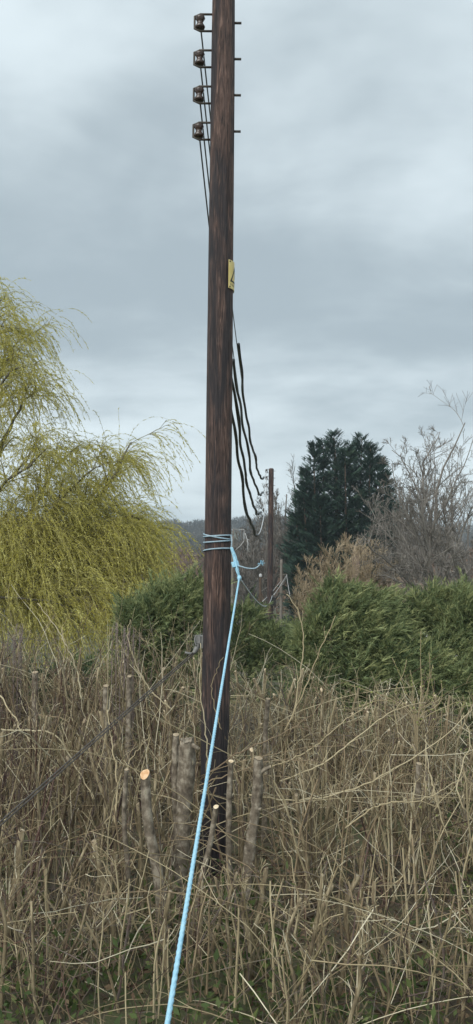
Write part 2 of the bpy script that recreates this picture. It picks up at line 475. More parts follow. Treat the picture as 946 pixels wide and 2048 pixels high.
# ------------------------------------------------------------------ ground
def build_ground():
    gy = np.concatenate([np.linspace(-60, 0, 13), np.linspace(0.5, 14, 45), np.linspace(15, 90, 60), np.linspace(95, 700, 70), np.linspace(720, 1800, 20)])
    gxh = np.concatenate([np.linspace(0, 6, 20), np.linspace(7, 60, 30), np.linspace(66, 900, 34)])
    gx = np.concatenate([-gxh[:0:-1], gxh])
    X, Y = np.meshgrid(gx, gy)
    Z = gz(X, Y)
    V = np.stack([X, Y, Z], -1).reshape(-1, 3)
    nx, ny = len(gx), len(gy)
    i = (np.arange(ny - 1)[:, None] * nx + np.arange(nx - 1)[None]).ravel()
    Q = np.stack([i, i + 1, i + nx + 1, i + nx], -1)
    o = put('ground', V, Q, None, M['ground'])
    tag(o, 'rough sloping ground running down to the valley and up the far hill', None, kind='structure')
build_ground()

# ------------------------------------------------------------------ far wood and scrub (nobody could count them)
def twig_cloud(cent, size, n, sl, sw, upw=0.7):
    """crowns of slivers: cent (N,3) base points, size (N,2) = half width, height"""
    N = len(cent)
    idx = np.repeat(np.arange(N), n)
    u = rng.uniform(0, 1, N * n) ** 0.8
    prof = np.sin(np.pi * np.clip(u * 0.85 + 0.12, 0, 1)) ** 0.7
    ang = rng.uniform(0, 2 * np.pi, N * n); rad = np.sqrt(rng.uniform(0, 1, N * n)) * prof * size[idx, 0]
    p = cent[idx] + np.stack([np.cos(ang) * rad, np.sin(ang) * rad, (0.12 + 0.88 * u) * size[idx, 1]], 1)
    d = np.stack([np.cos(ang) * 0.6, np.sin(ang) * 0.6, np.full(N * n, upw)], 1) + rng.normal(0, 0.35, (N * n, 3))
    V, T = leaf_single(p, d, sl * rng.uniform(0.6, 1.5, N * n), sw * rng.uniform(0.6, 1.4, N * n))
    return V, T, np.repeat(idx, 3)

def far_wood():
    n = 1350
    x = rng.uniform(-215, 215, n); y = rng.uniform(330, 660, n)
    c = np.stack([x, y, gz(x, y)], 1)
    s = np.stack([rng.uniform(2.6, 4.6, n), rng.uniform(5.5, 9.5, n)], 1)
    V, Q, idx = twig_cloud(c, s, 120, 1.8, 0.42)
    tv = rng.uniform(0, 1, n)
    o = put('far_woodland', V, None, Q, M['far_twig'], tint=np.clip(tv[idx] + rng.normal(0, 0.12, len(V)), 0, 1), smooth=False)
    tag(o, 'hazy blue grey winter woodland covering the far hillside', 'woodland', kind='stuff')
    n = 780
    x = rng.uniform(-70, 90, n); y = rng.uniform(85, 260, n)
    c = np.stack([x, y, gz(x, y)], 1)
    s = np.stack([rng.uniform(1.6, 3.2, n), rng.uniform(4.5, 7.0, n) * np.where(y > 130, 1.25, 0.9)], 1)
    V, Q, idx = twig_cloud(c, s, 190, 1.1, 0.13)
    tv = rng.uniform(0, 1, n)
    o = put('valley_scrub', V, None, Q, M['scrub'], tint=np.clip(tv[idx] + rng.normal(0, 0.12, len(V)), 0, 1), smooth=False)
    tag(o, 'reddish brown winter scrub filling the valley below the woodland', 'scrub', kind='stuff')
far_wood()

# ------------------------------------------------------------------ bare trees
def bare_tree(name, limbs, radii, label, cat, levels, mat, group=None, rmin=0.004, tipr=None, K0=12, sides0=7, tint0=0.45):
    """limbs: world polylines, the first is the trunk; levels: list of dicts for branch()"""
    base = np.array(limbs[0][0], float)
    t = thing(name, base, label, cat, group)
    P = np.stack([resample(l, K0) for l in limbs])
    P = P + rng.normal(0, 0.012, P.shape) * lens_of(P)[:, None, None] * 0.35
    R = np.stack([np.linspace(r0, r1, K0) for r0, r1 in radii])
    tube_part('trunk', P[0], R[0], M['brown_bark'] if mat is None else mat, t, sides0, tintv=tint0)
    for k in range(1, len(limbs)):
        tube_part('limb', P[k], R[k], mat, t, sides0, tintv=tint0 + rng.uniform(-0.15, 0.15))
    L = lens_of(P)
    out = []
    tints = []
    for lv in levels:
        sides = lv.pop('sides', 4)
        P, R, L = branch(P, R, L, rmin=rmin, **lv)
        V, Q = ribbons(P, R) if sides == 2 else tubes(P, R, sides)
        out.append((V, Q)); tints.append(np.repeat(np.clip(tint0 + rng.normal(0, 0.16, len(P)), 0, 1), P.shape[1] * sides))
    V, Q = merge(out)
    tw = put('twigs', V, Q, None, mat, t, tint=np.concatenate(tints), smooth=False)
    tag(tw, kind='stuff')
    return t

def px_line(pts, Y=None):
    return [at(p[0], p[1], p[2] if len(p) > 2 else Y) for p in pts]

# big grey bare tree at the right edge
Yb = 25.0
rt = [
    [(880, 1330), (875, 1250), (868, 1180), (858, 1110), (862, 1040), (880, 960), (905, 900), (930, 845)],
    [(868, 1190), (830, 1130), (790, 1085), (760, 1050), (742, 1020), (735, 1000)],
    [(866, 1200), (815, 1160), (770, 1120), (735, 1090), (728, 1060)],
    [(860, 1110), (850, 1050), (838, 990), (818, 945), (800, 915), (785, 900)],
    [(862, 1040), (845, 960), (850, 915), (872, 885), (878, 865)],
    [(875, 1190), (905, 1120), (930, 1050), (950, 1000), (962, 930)],
    [(868, 1170), (895, 1100), (890, 1020), (915, 950), (935, 920), (945, 880)],
    [(866, 1210), (820, 1185), (790, 1160), (765, 1150), (740, 1165)],
    [(872, 1210), (910, 1170), (940, 1140), (990, 1100)],
    [(866, 1150), (835, 1080), (805, 1010), (790, 960), (782, 930)],
]
rl = [px_line([(x, y, Yb + 0.5 * math.sin(k * 2.1) * i) for i, (x, y) in enumerate(l)]) for k, l in enumerate(rt)]
rl[0] = [np.array([rl[0][0][0], Yb, float(gz(rl[0][0][0], Yb)) - 0.05])] + rl[0][1:]
bare_tree('bare_tree', rl, [(0.085, 0.014)] + [(0.036, 0.009)] * 9, 'grey leafless spreading tree at the right edge above the green cypress', 'tree',
          [dict(m=18, tr=(0.12, 1.0), ang=0.7, lenr=0.36, radr=0.58, K=7, up=0.14, sides=4),
           dict(m=7, tr=(0.1, 1.0), ang=0.65, lenr=0.52, radr=0.62, K=6, up=0.10, sides=3),
           dict(m=5, tr=(0.05, 0.9), ang=0.65, lenr=0.8, radr=0.7, K=5, up=0.08, sides=2)], M['bare_twig'], rmin=0.0044, tint0=0.5)

def wood_tree(x, ytop, Y, label, spread=0.17, tint0=0.28, group='bare trees standing behind the far pole', ns=4):
    top = at(x, ytop, Y); bx, by = top[0] + rng.uniform(-.4, .4), Y
    z0 = float(gz(bx, by)) - 0.1
    H = top[2] - z0
    limbs = [[(bx, by, z0), (bx + 0.02 * H, by, z0 + 0.35 * H), (top[0], by, z0 + 0.7 * H), (top[0], by, top[2] - 0.05 * H)]]
    rad = [(0.016 * H, 0.003 * H)]
    for k in range(ns):
        a = rng.uniform(0, 6.28); h0 = rng.uniform(0.2, 0.5); s = spread * H * rng.uniform(0.6, 1.1)
        limbs.append([(bx + .01 * H, by, z0 + h0 * H), (bx + math.cos(a) * s * .5, by + math.sin(a) * s * .5, z0 + (h0 + .22) * H),
                      (bx + math.cos(a) * s, by + math.sin(a) * s, z0 + min(0.97, h0 + rng.uniform(.4, .6)) * H)])
        rad.append((0.008 * H, 0.0025 * H))
    bare_tree('bare_tree', limbs, rad, label, 'tree',
              [dict(m=11, tr=(0.25, 1.0), ang=0.5, lenr=0.34, radr=0.6, K=6, up=0.3, sides=3),
               dict(m=7, tr=(0.15, 1.0), ang=0.5, lenr=0.55, radr=0.65, K=5, up=0.2, sides=2),
               dict(m=4, tr=(0.05, 0.9), ang=0.55, lenr=0.85, radr=0.7, K=4, up=0.15, sides=2)], M['bare_twig'], group, rmin=0.010 * Y / 60, K0=9, sides0=5, tint0=tint0)
wood_tree(572, 972, 68, 'tall thin bare tree just right of the far pole, tallest of its row')
wood_tree(592, 955, 74, 'bare tree touching the left side of the dark conifer')
wood_tree(548, 1010, 66, 'bare tree directly behind the far pole')
wood_tree(518, 1035, 72, 'bare tree left of the far pole under the cable loops')
wood_tree(495, 1058, 64, 'low bare tree between the near pole and the cable loops')
wood_tree(478, 1075, 80, 'low bare tree showing just right of the near pole edge', ns=3)
wood_tree(800, 960, 55, 'bare tree rising behind the right flank of the dark conifer', group='bare trees right of the conifer')
wood_tree(842, 945, 52, 'pale bare tree behind the spreading grey tree', 0.22, 0.36, group='bare trees right of the conifer')
wood_tree(905, 950, 50, 'bare tree farthest right behind the spreading grey tree', 0.24, 0.36, group='bare trees right of the conifer')
wood_tree(532, 1060, 60, 'low thicket tree with its crown under the far pole insulators')
wood_tree(585, 1030, 62, 'bare tree between the grey post and the dark conifer')
wood_tree(508, 1085, 58, 'lowest bare tree beneath the lowest cable loop')
wood_tree(870, 1000, 44, 'bare tree low behind the trunk of the spreading grey tree', 0.3, 0.36, group='bare trees right of the conifer', ns=5)
wood_tree(935, 1010, 42, 'bushy bare tree at the right edge behind the cypress', 0.3, 0.36, group='bare trees right of the conifer', ns=5)
wood_tree(770, 1030, 48, 'small bare tree in front of the conifer right edge', 0.25, 0.34, group='bare trees right of the conifer')

# ------------------------------------------------------------------ conifers
def frond_proto(nb=13, ang=0.75, blen=0.40, w=0.045, sub=2):
    V, T = [], []
    def tri(a, b, c):
        k = len(V); V.extend([a, b, c]); T.append([k, k + 1, k + 2])
    tri((0, -0.016, 0), (0, 0.016, 0), (1.0, 0, 0.0))
    for k in range(nb):
        t = 0.10 + 0.86 * k / (nb - 1)
        l = blen * (1 - 0.72 * t) * rng.uniform(0.8, 1.2)
        for s in (-1, 1):
            a = ang * rng.uniform(0.8, 1.15)
            tt = t + rng.uniform(-.02, .02)
            d = np.array([math.cos(a), s * math.sin(a), rng.uniform(-.25, .1)])
            o = np.array([tt, 0, 0]); pn = np.array([-d[1], d[0], 0]) * w
            tri(o - pn, o + pn, o + d * l)
            o2 = o + d * l * 0.35
            for s2 in {2: (-1, 1), 1: (1 if k % 2 else -1,), 0: ()}[sub]:
                d2 = np.array([math.cos(a + s2 * 0.6), s * math.sin(a + s2 * 0.6), rng.uniform(-.2, .1)])
                p2 = np.array([-d2[1], d2[0], 0]) * w * 0.7
                tri(o2 - p2, o2 + p2, o2 + d2 * l * 0.5)
    return np.array(V), np.array(T)
def plume_proto(n=15):
    """loose feathery spray: thin branchlets leaving a curved axis on all sides"""
    V, T = [], []
    for k in range(n):
        t = rng.uniform(0.0, 0.8) if k else 0.0
        a = rng.uniform(0.2, 0.95) if k else 0.05; ph = rng.uniform(0, 2 * np.pi)
        d = np.array([math.cos(a), math.sin(a) * math.cos(ph), math.sin(a) * math.sin(ph) * 0.7])
        l = rng.uniform(0.22, 0.48) * (1.1 - 0.5 * t) if k else 0.95
        o = np.array([t, 0, 0]); pn = norm(np.cross(d, rng.normal(size=3))) * rng.uniform(0.016, 0.032)
        i = len(V); V.extend([o - pn, o + pn, o + d * l]); T.append([i, i + 1, i + 2])
    return np.array(V), np.array(T)
FROND = [plume_proto() for _ in range(10)]
FROND_S = [frond_proto(nb=5, w=0.085, sub=0) for _ in range(5)]

def sprays(pos, d, size, protos, bend=0.35, upv=(0, 0, 1), flat=0.5):
    """copies of the frond at pos along d"""
    N = len(pos)
    d = norm(d)
    side = norm(np.cross(d, np.array(upv)[None] + rng.normal(0, flat, (N, 3))))
    up = np.cross(side, d)
    which = rng.integers(0, len(protos), N)
    Vs, Ts, ids, off = [], [], [], 0
    for w, (pv, pt) in enumerate(protos):
        ix = np.where(which == w)[0]
        if not len(ix): continue
        x = pv[:, 0]; pz = pv[:, 2] - bend * x * x
        v = pos[ix][:, None] + size[ix][:, None, None] * (d[ix][:, None] * x[None, :, None] + side[ix][:, None] * pv[:, 1][None, :, None] + up[ix][:, None] * pz[None, :, None])
        Vs.append(v.reshape(-1, 3))
        Ts.append((pt[None] + (np.arange(len(ix)) * len(pv))[:, None, None]).reshape(-1, 3) + off)
        ids.append(np.repeat(ix, len(pv))); off += len(ix) * len(pv)
    return np.concatenate(Vs), np.concatenate(Ts), np.concatenate(ids)

def cypress(lobes, n, size, base, label, lean=(0.35, -0.2, 0.35), name='cypress_tree', tint0=0.66, group='cypresses behind the hedge'):
    """lobes [(centre, radii)] crown masses; n sprays"""
    base = np.array([base[0], base[1], float(gz(base[0], base[1])) - 0.05])
    t = thing(name, base, label, 'tree', group)
    top = np.array(lobes[0][0])
    tube_part('trunk', [base, base * 0.6 + top * 0.4, top], [0.11, 0.09, 0.04], M['brown_bark'], t, 8, K=8)
    vol = np.array([l[1][0] * l[1][1] + l[1][0] * l[1][2] for l in lobes]); cnt = rng.multinomial(n, vol / vol.sum())
    P, D, TT = [], [], []
    for (c, r), k in zip(lobes, cnt):
        g = norm(rng.normal(size=(k, 3))); g[:, 2] = np.where(rng.uniform(size=k) < 0.7, np.abs(g[:, 2]), g[:, 2])
        g[:, 1] = np.where(rng.uniform(size=k) < 0.75, -np.abs(g[:, 1]), g[:, 1])
        g = norm(g)
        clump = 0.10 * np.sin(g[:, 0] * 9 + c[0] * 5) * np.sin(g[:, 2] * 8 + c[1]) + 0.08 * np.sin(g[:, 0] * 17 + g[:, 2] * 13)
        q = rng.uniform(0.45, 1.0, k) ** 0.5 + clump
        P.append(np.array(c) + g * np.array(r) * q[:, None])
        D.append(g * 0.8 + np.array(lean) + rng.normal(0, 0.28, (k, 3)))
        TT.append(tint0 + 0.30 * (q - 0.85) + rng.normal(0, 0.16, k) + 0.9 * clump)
    P = np.concatenate(P); D = np.concatenate(D); TT = np.concatenate(TT)
    sz = size * rng.uniform(0.6, 1.35, len(P)); sz = np.where(rng.uniform(size=len(P)) < 0.10, sz * 1.8, sz)   # some long leaders
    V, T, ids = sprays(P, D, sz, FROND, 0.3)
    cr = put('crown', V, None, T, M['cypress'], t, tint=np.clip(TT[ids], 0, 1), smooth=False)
    return t

def L(px, py, Y, rx, ry, rz):
    return (at(px, py, Y), (rx, ry, rz))
# right-hand mass: three trees grown together
cypress([L(700, 1290, 13.4, .85, .8, .80), L(660, 1330, 13.0, .6, .6, .8), L(730, 1240, 13.6, .5, .5, .45), L(700, 1400, 12.7, .85, .7, .65), L(760, 1340, 12.9, .6, .5, .7), L(672, 1205, 13.4, .28, .3, .30)], 7218, 0.178, (1.7, 13.6),
        'green feathery cypress right of the far pole with a rounded top')
cypress([L(850, 1290, 13.8, .95, .8, .75), L(800, 1260, 14, .55, .6, .55), L(890, 1260, 13.6, .6, .6, .6), L(850, 1420, 12.6, 1.05, .8, .75), L(905, 1345, 12.9, .6, .5, .6), L(810, 1355, 12.8, .6, .5, .5), L(868, 1222, 13.7, .3, .3, .3)], 7875, 0.178, (2.9, 13.9),
        'green feathery cypress below the spreading grey tree')
cypress([L(960, 1300, 13.2, .7, .7, .85), L(940, 1240, 13.6, .4, .5, .5), L(960, 1430, 12.5, .8, .7, .75)], 5687, 0.178, (3.6, 13.3),
        'green cypress cut off by the right edge of the view')
cypress([L(505, 1330, 20.0, .75, .8, 1.05), L(485, 1265, 20.2, .5, .5, .62), L(565, 1345, 19.6, .9, .7, 1.0)], 4800, 0.21, (0.3, 20.0),
        'green cypress seen between the near pole and the far pole', tint0=0.6)
cypress([L(350, 1260, 12.6, .60, .6, .62), L(300, 1290, 12.4, .50, .5, .60), L(390, 1230, 12.8, .4, .4, .5), L(330, 1380, 12.4, .8, .6, .6), L(270, 1240, 12.6, .22, .3, .25)], 6562, 0.178, (-0.95, 12.7),
        'green feathery cypress left of the near pole under the willow', lean=(0.25, -0.2, 0.55))
cypress([L(170, 1400, 13.0, .8, .6, .5), L(60, 1410, 13.0, .8, .6, .5)], 2843, 0.167, (-2.4, 13.2),
        'low dark cypress hidden behind the hedge at the left', tint0=0.3)

def dark_conifer():
    Y = 60.0
    apex = [(668, 866, 60, 2.3), (724, 874, 60.5, 2.6), (627, 893, 59.5, 1.9), (756, 920, 60, 2.0), (690, 900, 58.6, 2.0), (606, 970, 59.5, 1.6), (778, 985, 60.5, 1.8), (640, 1000, 58.4, 2.2), (745, 1010, 58.6, 2.2), (646, 884, 60.8, 2.0), (700, 888, 60.9, 2.2), (741, 893, 59.6, 2.1), (769, 948, 59.2, 1.9), (612, 935, 60.4, 1.8), (788, 1010, 59.8, 1.5), (592, 1030, 60, 1.5)]
    base = np.array([at(690, 1100, Y)[0], Y, 0.0]); base[2] = float(gz(base[0], Y)) - 0.05
    t = thing('conifer_tree', base, 'tall dark blue green conifer with several jagged tops right of the far pole', 'tree')
    a0 = at(668, 875, Y)
    tube_part('trunk', [base, base * .5 + a0 * .5, a0], [0.38, 0.24, 0.04], M['brown_bark'], t, 8, K=10)
    P, D, S, TT = [], [], [], []
    for (px, py, yy, rb) in apex:
        a = at(px, py, yy); b = np.array([a[0] * .75 + base[0] * .25 + rng.normal(0, .1), yy, base[2] + 0.4])
        H = a[2] - b[2]
        if py > 868: tube_part('leader', [b, b * .5 + a * .5, a - (0, 0, .1)], [0.16, 0.10, 0.02], M['brown_bark'], t, 6, K=6)
        nb = int(H * 17)
        u = rng.uniform(0, 1, nb) ** 0.75
        ang = rng.uniform(0, 2 * np.pi, nb)
        prof = 1.12 * rb * np.minimum(1.0, (1.03 - u) * 1.9) ** 0.85 * rng.uniform(0.70, 1.12, nb) * (0.55 + 0.45 * np.minimum(1, u / 0.12))
        ax = b[None] * (1 - u[:, None]) + a[None] * u[:, None]
        tb = rng.normal(0, 0.16, nb)
        nsp = 9
        for k in range(nsp):
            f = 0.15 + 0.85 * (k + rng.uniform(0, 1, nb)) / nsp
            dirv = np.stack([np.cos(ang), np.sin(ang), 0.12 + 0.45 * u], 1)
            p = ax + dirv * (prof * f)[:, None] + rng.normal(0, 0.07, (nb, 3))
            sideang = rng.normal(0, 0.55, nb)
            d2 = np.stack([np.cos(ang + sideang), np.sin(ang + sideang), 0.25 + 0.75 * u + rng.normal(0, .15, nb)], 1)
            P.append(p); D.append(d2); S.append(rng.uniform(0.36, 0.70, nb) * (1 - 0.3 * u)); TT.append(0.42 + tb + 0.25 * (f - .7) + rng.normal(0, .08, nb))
    P = np.concatenate(P); D = np.concatenate(D); S = np.concatenate(S); TT = np.concatenate(TT)
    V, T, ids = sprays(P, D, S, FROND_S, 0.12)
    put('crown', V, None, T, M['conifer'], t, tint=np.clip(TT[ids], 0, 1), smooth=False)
dark_conifer()

# ------------------------------------------------------------------ willow
def willow():
    base = np.array([at(-95, 1300, 20)[0], 20.0, 0.0]); base[2] = float(gz(base[0], 20)) - 0.05
    t = thing('willow_tree', base, 'yellow green weeping willow filling the left side of the view', 'tree')
    limbs = [
        ([(-80, 1250, 20), (-62, 1150, 20), (-50, 1080, 20), (-48, 980, 20), (-45, 850, 20), (-40, 720, 20), (-25, 620, 20), (-8, 572, 20)], (0.30, 0.02)),
        ([(-58, 1150, 20), (20, 1108, 19.8), (80, 1068, 19.6), (130, 1048, 19.5), (185, 1010, 19.4), (228, 955, 19.3), (252, 910, 19.2), (264, 884, 19.2)], (0.15, 0.012)),
        ([(60, 1085, 19.7), (140, 1062, 19.2), (220, 1042, 19.0), (262, 1030, 18.9), (285, 1040, 18.9)], (0.07, 0.012)),
        ([(-48, 960, 20), (-22, 860, 20.2), (0, 760, 20.3), (28, 695, 20.3), (58, 668, 20.3)], (0.09, 0.012)),
        ([(-48, 1000, 20), (5, 890, 19.5), (45, 810, 19.2), (80, 775, 19.0)], (0.08, 0.012)),
        ([(20, 1105, 19.8), (75, 1000, 20.4), (115, 930, 20.8), (165, 892, 21)], (0.06, 0.010)),
        ([(-30, 1130, 20), (80, 1122, 18.8), (170, 1105, 18.4), (245, 1112, 18.2)], (0.06, 0.012)),
        ([(-50, 1170, 20), (60, 1185, 18.4), (150, 1176, 18.0), (215, 1190, 17.8)], (0.06, 0.012)),
        ([(130, 1048, 19.5), (190, 985, 20.2), (225, 935, 20.8), (245, 915, 21)], (0.04, 0.010)),
        ([(-48, 900, 20), (-10, 800, 18.8), (20, 740, 18.4), (50, 735, 18.2)], (0.06, 0.012)),
        ([(40, 1095, 19.7), (120, 1000, 18.8), (170, 950, 18.5), (205, 925, 18.4)], (0.05, 0.010)),
        ([(-50, 1060, 20), (0, 980, 18.4), (60, 930, 18), (95, 900, 17.9)], (0.06, 0.012)),
        ([(-45, 800, 20), (-20, 700, 19.2), (0, 650, 19), (15, 655, 18.9)], (0.05, 0.012)),
        ([(80, 1068, 19.6), (170, 1060, 20.6), (240, 1060, 21.2), (268, 1075, 21.4)], (0.05, 0.012)),
        ([(-60, 1110, 20), (-20, 1085, 18.8), (20, 1080, 18.2), (60, 1095, 17.9)], (0.05, 0.012)),
        ([(-50, 1070, 20), (20, 1045, 18.6), (80, 1040, 18.2), (130, 1060, 18)], (0.05, 0.012)),
        ([(80, 1122, 18.8), (180, 1090, 18.5), (255, 1090, 18.4), (280, 1110, 18.4)], (0.04, 0.010)),
        ([(-70, 1220, 20), (0, 1195, 17.6), (70, 1200, 17.2), (130, 1215, 17)], (0.05, 0.012)),
        ([(60, 1185, 18.4), (140, 1200, 17.6), (200, 1195, 17.4), (250, 1200, 17.3)], (0.04, 0.012)),
        ([(-70, 1200, 20), (-40, 1170, 18.4), (10, 1160, 17.9), (60, 1180, 17.6)], (0.05, 0.012)),
    ]
    P = np.stack([resample(px_line(l), 14) for l, _ in limbs])
    P[0, 0] = base
    P[1:] += rng.normal(0, 0.03, P[1:].shape) * np.linspace(0, 1, 14)[None, :, None]
    R = np.stack([np.linspace(r[0], r[1], 14) for _, r in limbs])
    tube_part('trunk', P[0], R[0], M['willow_bark'], t, 10)
    for k in range(1, len(limbs)):
        tube_part('limb', P[k], R[k], M['willow_bark'], t, 7)
    Lg = lens_of(P)
    P1, R1, L1 = branch(P, R, np.minimum(Lg, 3.6), 13, (0.22, 1.0), 0.75, 0.34, 0.5, 7, 0.10, 0.02, 0.30, rmin=0.006, shrink=0.4)
    P2, R2, L2 = branch(P1, R1, L1, 6, (0.2, 1.0), 0.65, 0.62, 0.6, 6, 0.12, 0.06, 0.12, rmin=0.005)
    def strands(Pp, m, lo, hi):
        p, tan, idx = along(Pp, m, (0.15, 1.0))
        n = len(p)
        d = tan + rng.normal(0, 0.35, (n, 3)) + np.array([0.12, 0, 0.1])
        return grow(p, d, rng.uniform(lo, hi, n), 9, 0.06, 0.30, (0.05, 0, 0))
    hi1, hi2 = P1[:, 3, 2] > 3.6, P2[:, 3, 2] > 3.6          # the upper crown is thinner
    S = np.concatenate([strands(P2[hi2], 2, 0.4, 1.3), strands(P2[~hi2], 4, 0.5, 1.7), strands(P1[hi1], 5, 0.6, 1.5), strands(P1[~hi1], 6, 0.6, 1.9), strands(P[[1, 2, 6, 7, 13, 14, 15, 16, 17, 18, 19]], 70, 0.8, 2.0)])
    # lower curtains
    z_end = S[:, -1, 2]
    n = len(S)
    Vt, Qt = ribbons(S, np.full((n, 9), 0.0036) * np.linspace(1, 0.6, 9)[None])
    out = [(Vt, Qt)]
    out.append(tubes(P1, R1, 4)); out.append(tubes(P2, R2, 3))
    V, Q = merge(out)
    tw = put('twigs', V, Q, None, M['willow_twig'], t, tint=np.clip(rng.normal(0.5, 0.2, len(V)), 0, 1), smooth=False); tag(tw, kind='stuff')
    p, tan, idx = along(S, 40, (0.08, 1.0))
    m = len(p)
    d = tan * 0.9 + rng.normal(0, 0.40, (m, 3))
    V, Q = leaf_single(p, d, rng.uniform(0.035, 0.08, m), rng.uniform(0.009, 0.018, m))
    st = np.clip(rng.normal(0.68, 0.19, n), 0, 1)
    # strands low in the crown carry more open catkins: yellower
    low = smooth01(4.2, 1.5, S[:, 4, 2]) * 0.14
    cr = put('crown', V, None, Q, M['willow_leaf'], t, tint=np.repeat(np.clip((st + low)[idx] + rng.normal(0, .08, m), 0, 1), 3), smooth=False)
willow()

# ------------------------------------------------------------------ tan shrub, house behind it
def tan_shrub():
    Y = 27.0
    base = at(690, 1215, Y); base[2] = float(gz(base[0], Y)) - 0.05
    limbs, rad = [], []
    tops = [(610, 1170), (622, 1140), (640, 1125), (655, 1112), (672, 1100), (690, 1092), (706, 1094), (725, 1096), (742, 1102), (760, 1115), (775, 1140), (788, 1160), (600, 1150), (615, 1125), (750, 1150), (665, 1140), (700, 1120), (735, 1130), (640, 1165), (590, 1195)]
    tops += [(x + rng.uniform(-16, 16), y + rng.uniform(4, 45)) for x, y in tops[:14]]
    for k, (x, y) in enumerate(tops):
        a = at(x, y, Y + rng.uniform(-.9, .9)); b = base + np.array([(a[0] - base[0]) * 0.35, (a[1] - base[1]) * .4, 0])
        b[2] = float(gz(b[0], b[1])) - 0.05
        m_ = (a + b) / 2 + np.array([(a[0] - base[0]) * 0.12, 0, 0.1])
        limbs.append([b, m_, a]); rad.append((0.016, 0.004))
    bare_tree('tan_shrub', limbs, rad, 'rounded tan brown twiggy shrub in front of the dark conifer', 'shrub',
              [dict(m=20, tr=(0.25, 1.0), ang=0.6, lenr=0.24, radr=0.6, K=6, up=0.16, sides=3),
               dict(m=15, tr=(0.05, 0.95), ang=0.6, lenr=0.8, radr=0.7, K=5, up=0.15, sides=2)], M['tan_twig'], rmin=0.0055, K0=9, sides0=5, tint0=0.55)
tan_shrub()

def house():
    Y = 45.0
    rl, rr = at(700, 1158, Y), at(905, 1158, Y)
    zr = rl[2]; x0, x1 = rl[0], rr[0]
    z0 = float(gz((x0 + x1) / 2, Y)) - 0.3; ze = zr - 1.5; dep = 3.0
    t = thing('bungalow', ((x0 + x1) / 2, Y, z0), 'brown roofed bungalow mostly hidden behind the tan shrub and cypress', 'house')
    V = np.array([[x0, Y - dep, z0], [x1, Y - dep, z0], [x1, Y + dep, z0], [x0, Y + dep, z0], [x0, Y - dep, ze], [x1, Y - dep, ze], [x1, Y + dep, ze], [x0, Y + dep, ze], [x0, Y, zr - .06], [x1, Y, zr - .06]])
    put('wall', V, [[0, 1, 5, 4], [2, 3, 7, 6]], None, M['render_wall'], t, NG=[[1, 2, 6, 9, 5], [3, 0, 4, 8, 7]], smooth=False)
    o, th = 0.35, 0.12
    ys = dep + o; zz_ = ze - o * (zr - ze) / dep
    Vr, Qr = [], []
    for s in (-1, 1):
        k = len(Vr)
        Vr += [[x0 - o, Y + s * ys, zz_], [x1 + o, Y + s * ys, zz_], [x1 + o, Y, zr], [x0 - o, Y, zr],
               [x0 - o, Y + s * ys, zz_ + th], [x1 + o, Y + s * ys, zz_ + th], [x1 + o, Y, zr + th], [x0 - o, Y, zr + th]]
        Qr += [[k + a for a in q] for q in ([0, 1, 2, 3], [4, 5, 6, 7], [0, 1, 5, 4], [1, 2, 6, 5], [0, 3, 7, 4])]
    roof = put('roof', Vr, Qr, None, M['roof'], t, smooth=False)
    # tile courses
    for k in range(12):
        f = (k + .5) / 12
        c = np.array([(x0 + x1) / 2, Y - ys * (1 - f), zz_ + (zr - zz_) * f + th + 0.012])
        v, q = box_vq(c, ((x1 - x0) / 2 + o, 0.10, 0.012), Matrix.Rotation(math.atan2(zr - zz_, ys), 3, 'X'))
        put('tile_course', v, q, None, M['roof'], roof, smooth=False)
    cp = at(712, 1125, Y); ctop = at(712, 1106, Y)
    v, q = box_vq((cp[0], Y + .1, (zr - .3 + ctop[2]) / 2), (0.17, 0.17, (ctop[2] - zr + .3) / 2))
    put('chimney', v, q, None, M['brick'], roof, smooth=False)
    pv, pq = lathe([(0.0, 0), (0.11, 0.0), (0.095, 0.2), (0.12, 0.30), (0.12, 0.36), (0.08, 0.36), (0.07, 0.2)], 12)
    put('chimney_pot', pv + np.array([cp[0], Y + .1, ctop[2]]), pq, None, M['pot'], roof)
    for k in range(3):
        xw = x0 + (k + .5) * (x1 - x0) / 3; zw = z0 + 1.5
        fr_v, fr_q = box_vq((xw, Y - dep - .02, zw), (0.65, 0.05, 0.55))
        w = put('window', fr_v, fr_q, None, M['white_paint'], t, smooth=False)
        for s in (-1, 1):
            v, q = box_vq((xw + s * .31, Y - dep - .06, zw), (0.27, 0.025, 0.48))
            put('pane', v, q, None, M['glass'], w, smooth=False)
house()

# ------------------------------------------------------------------ the near pole and what hangs on it
PY = 7.2
pole_x = 0.5 * (at(443, 393, PY)[0] + at(430.5, 1500, PY)[0])
PZ0, PZ1 = float(gz(pole_x, PY)) - 0.02, 7.05
def pole_r(z):
    return 0.1135 - (z - 0.5) * 0.00335

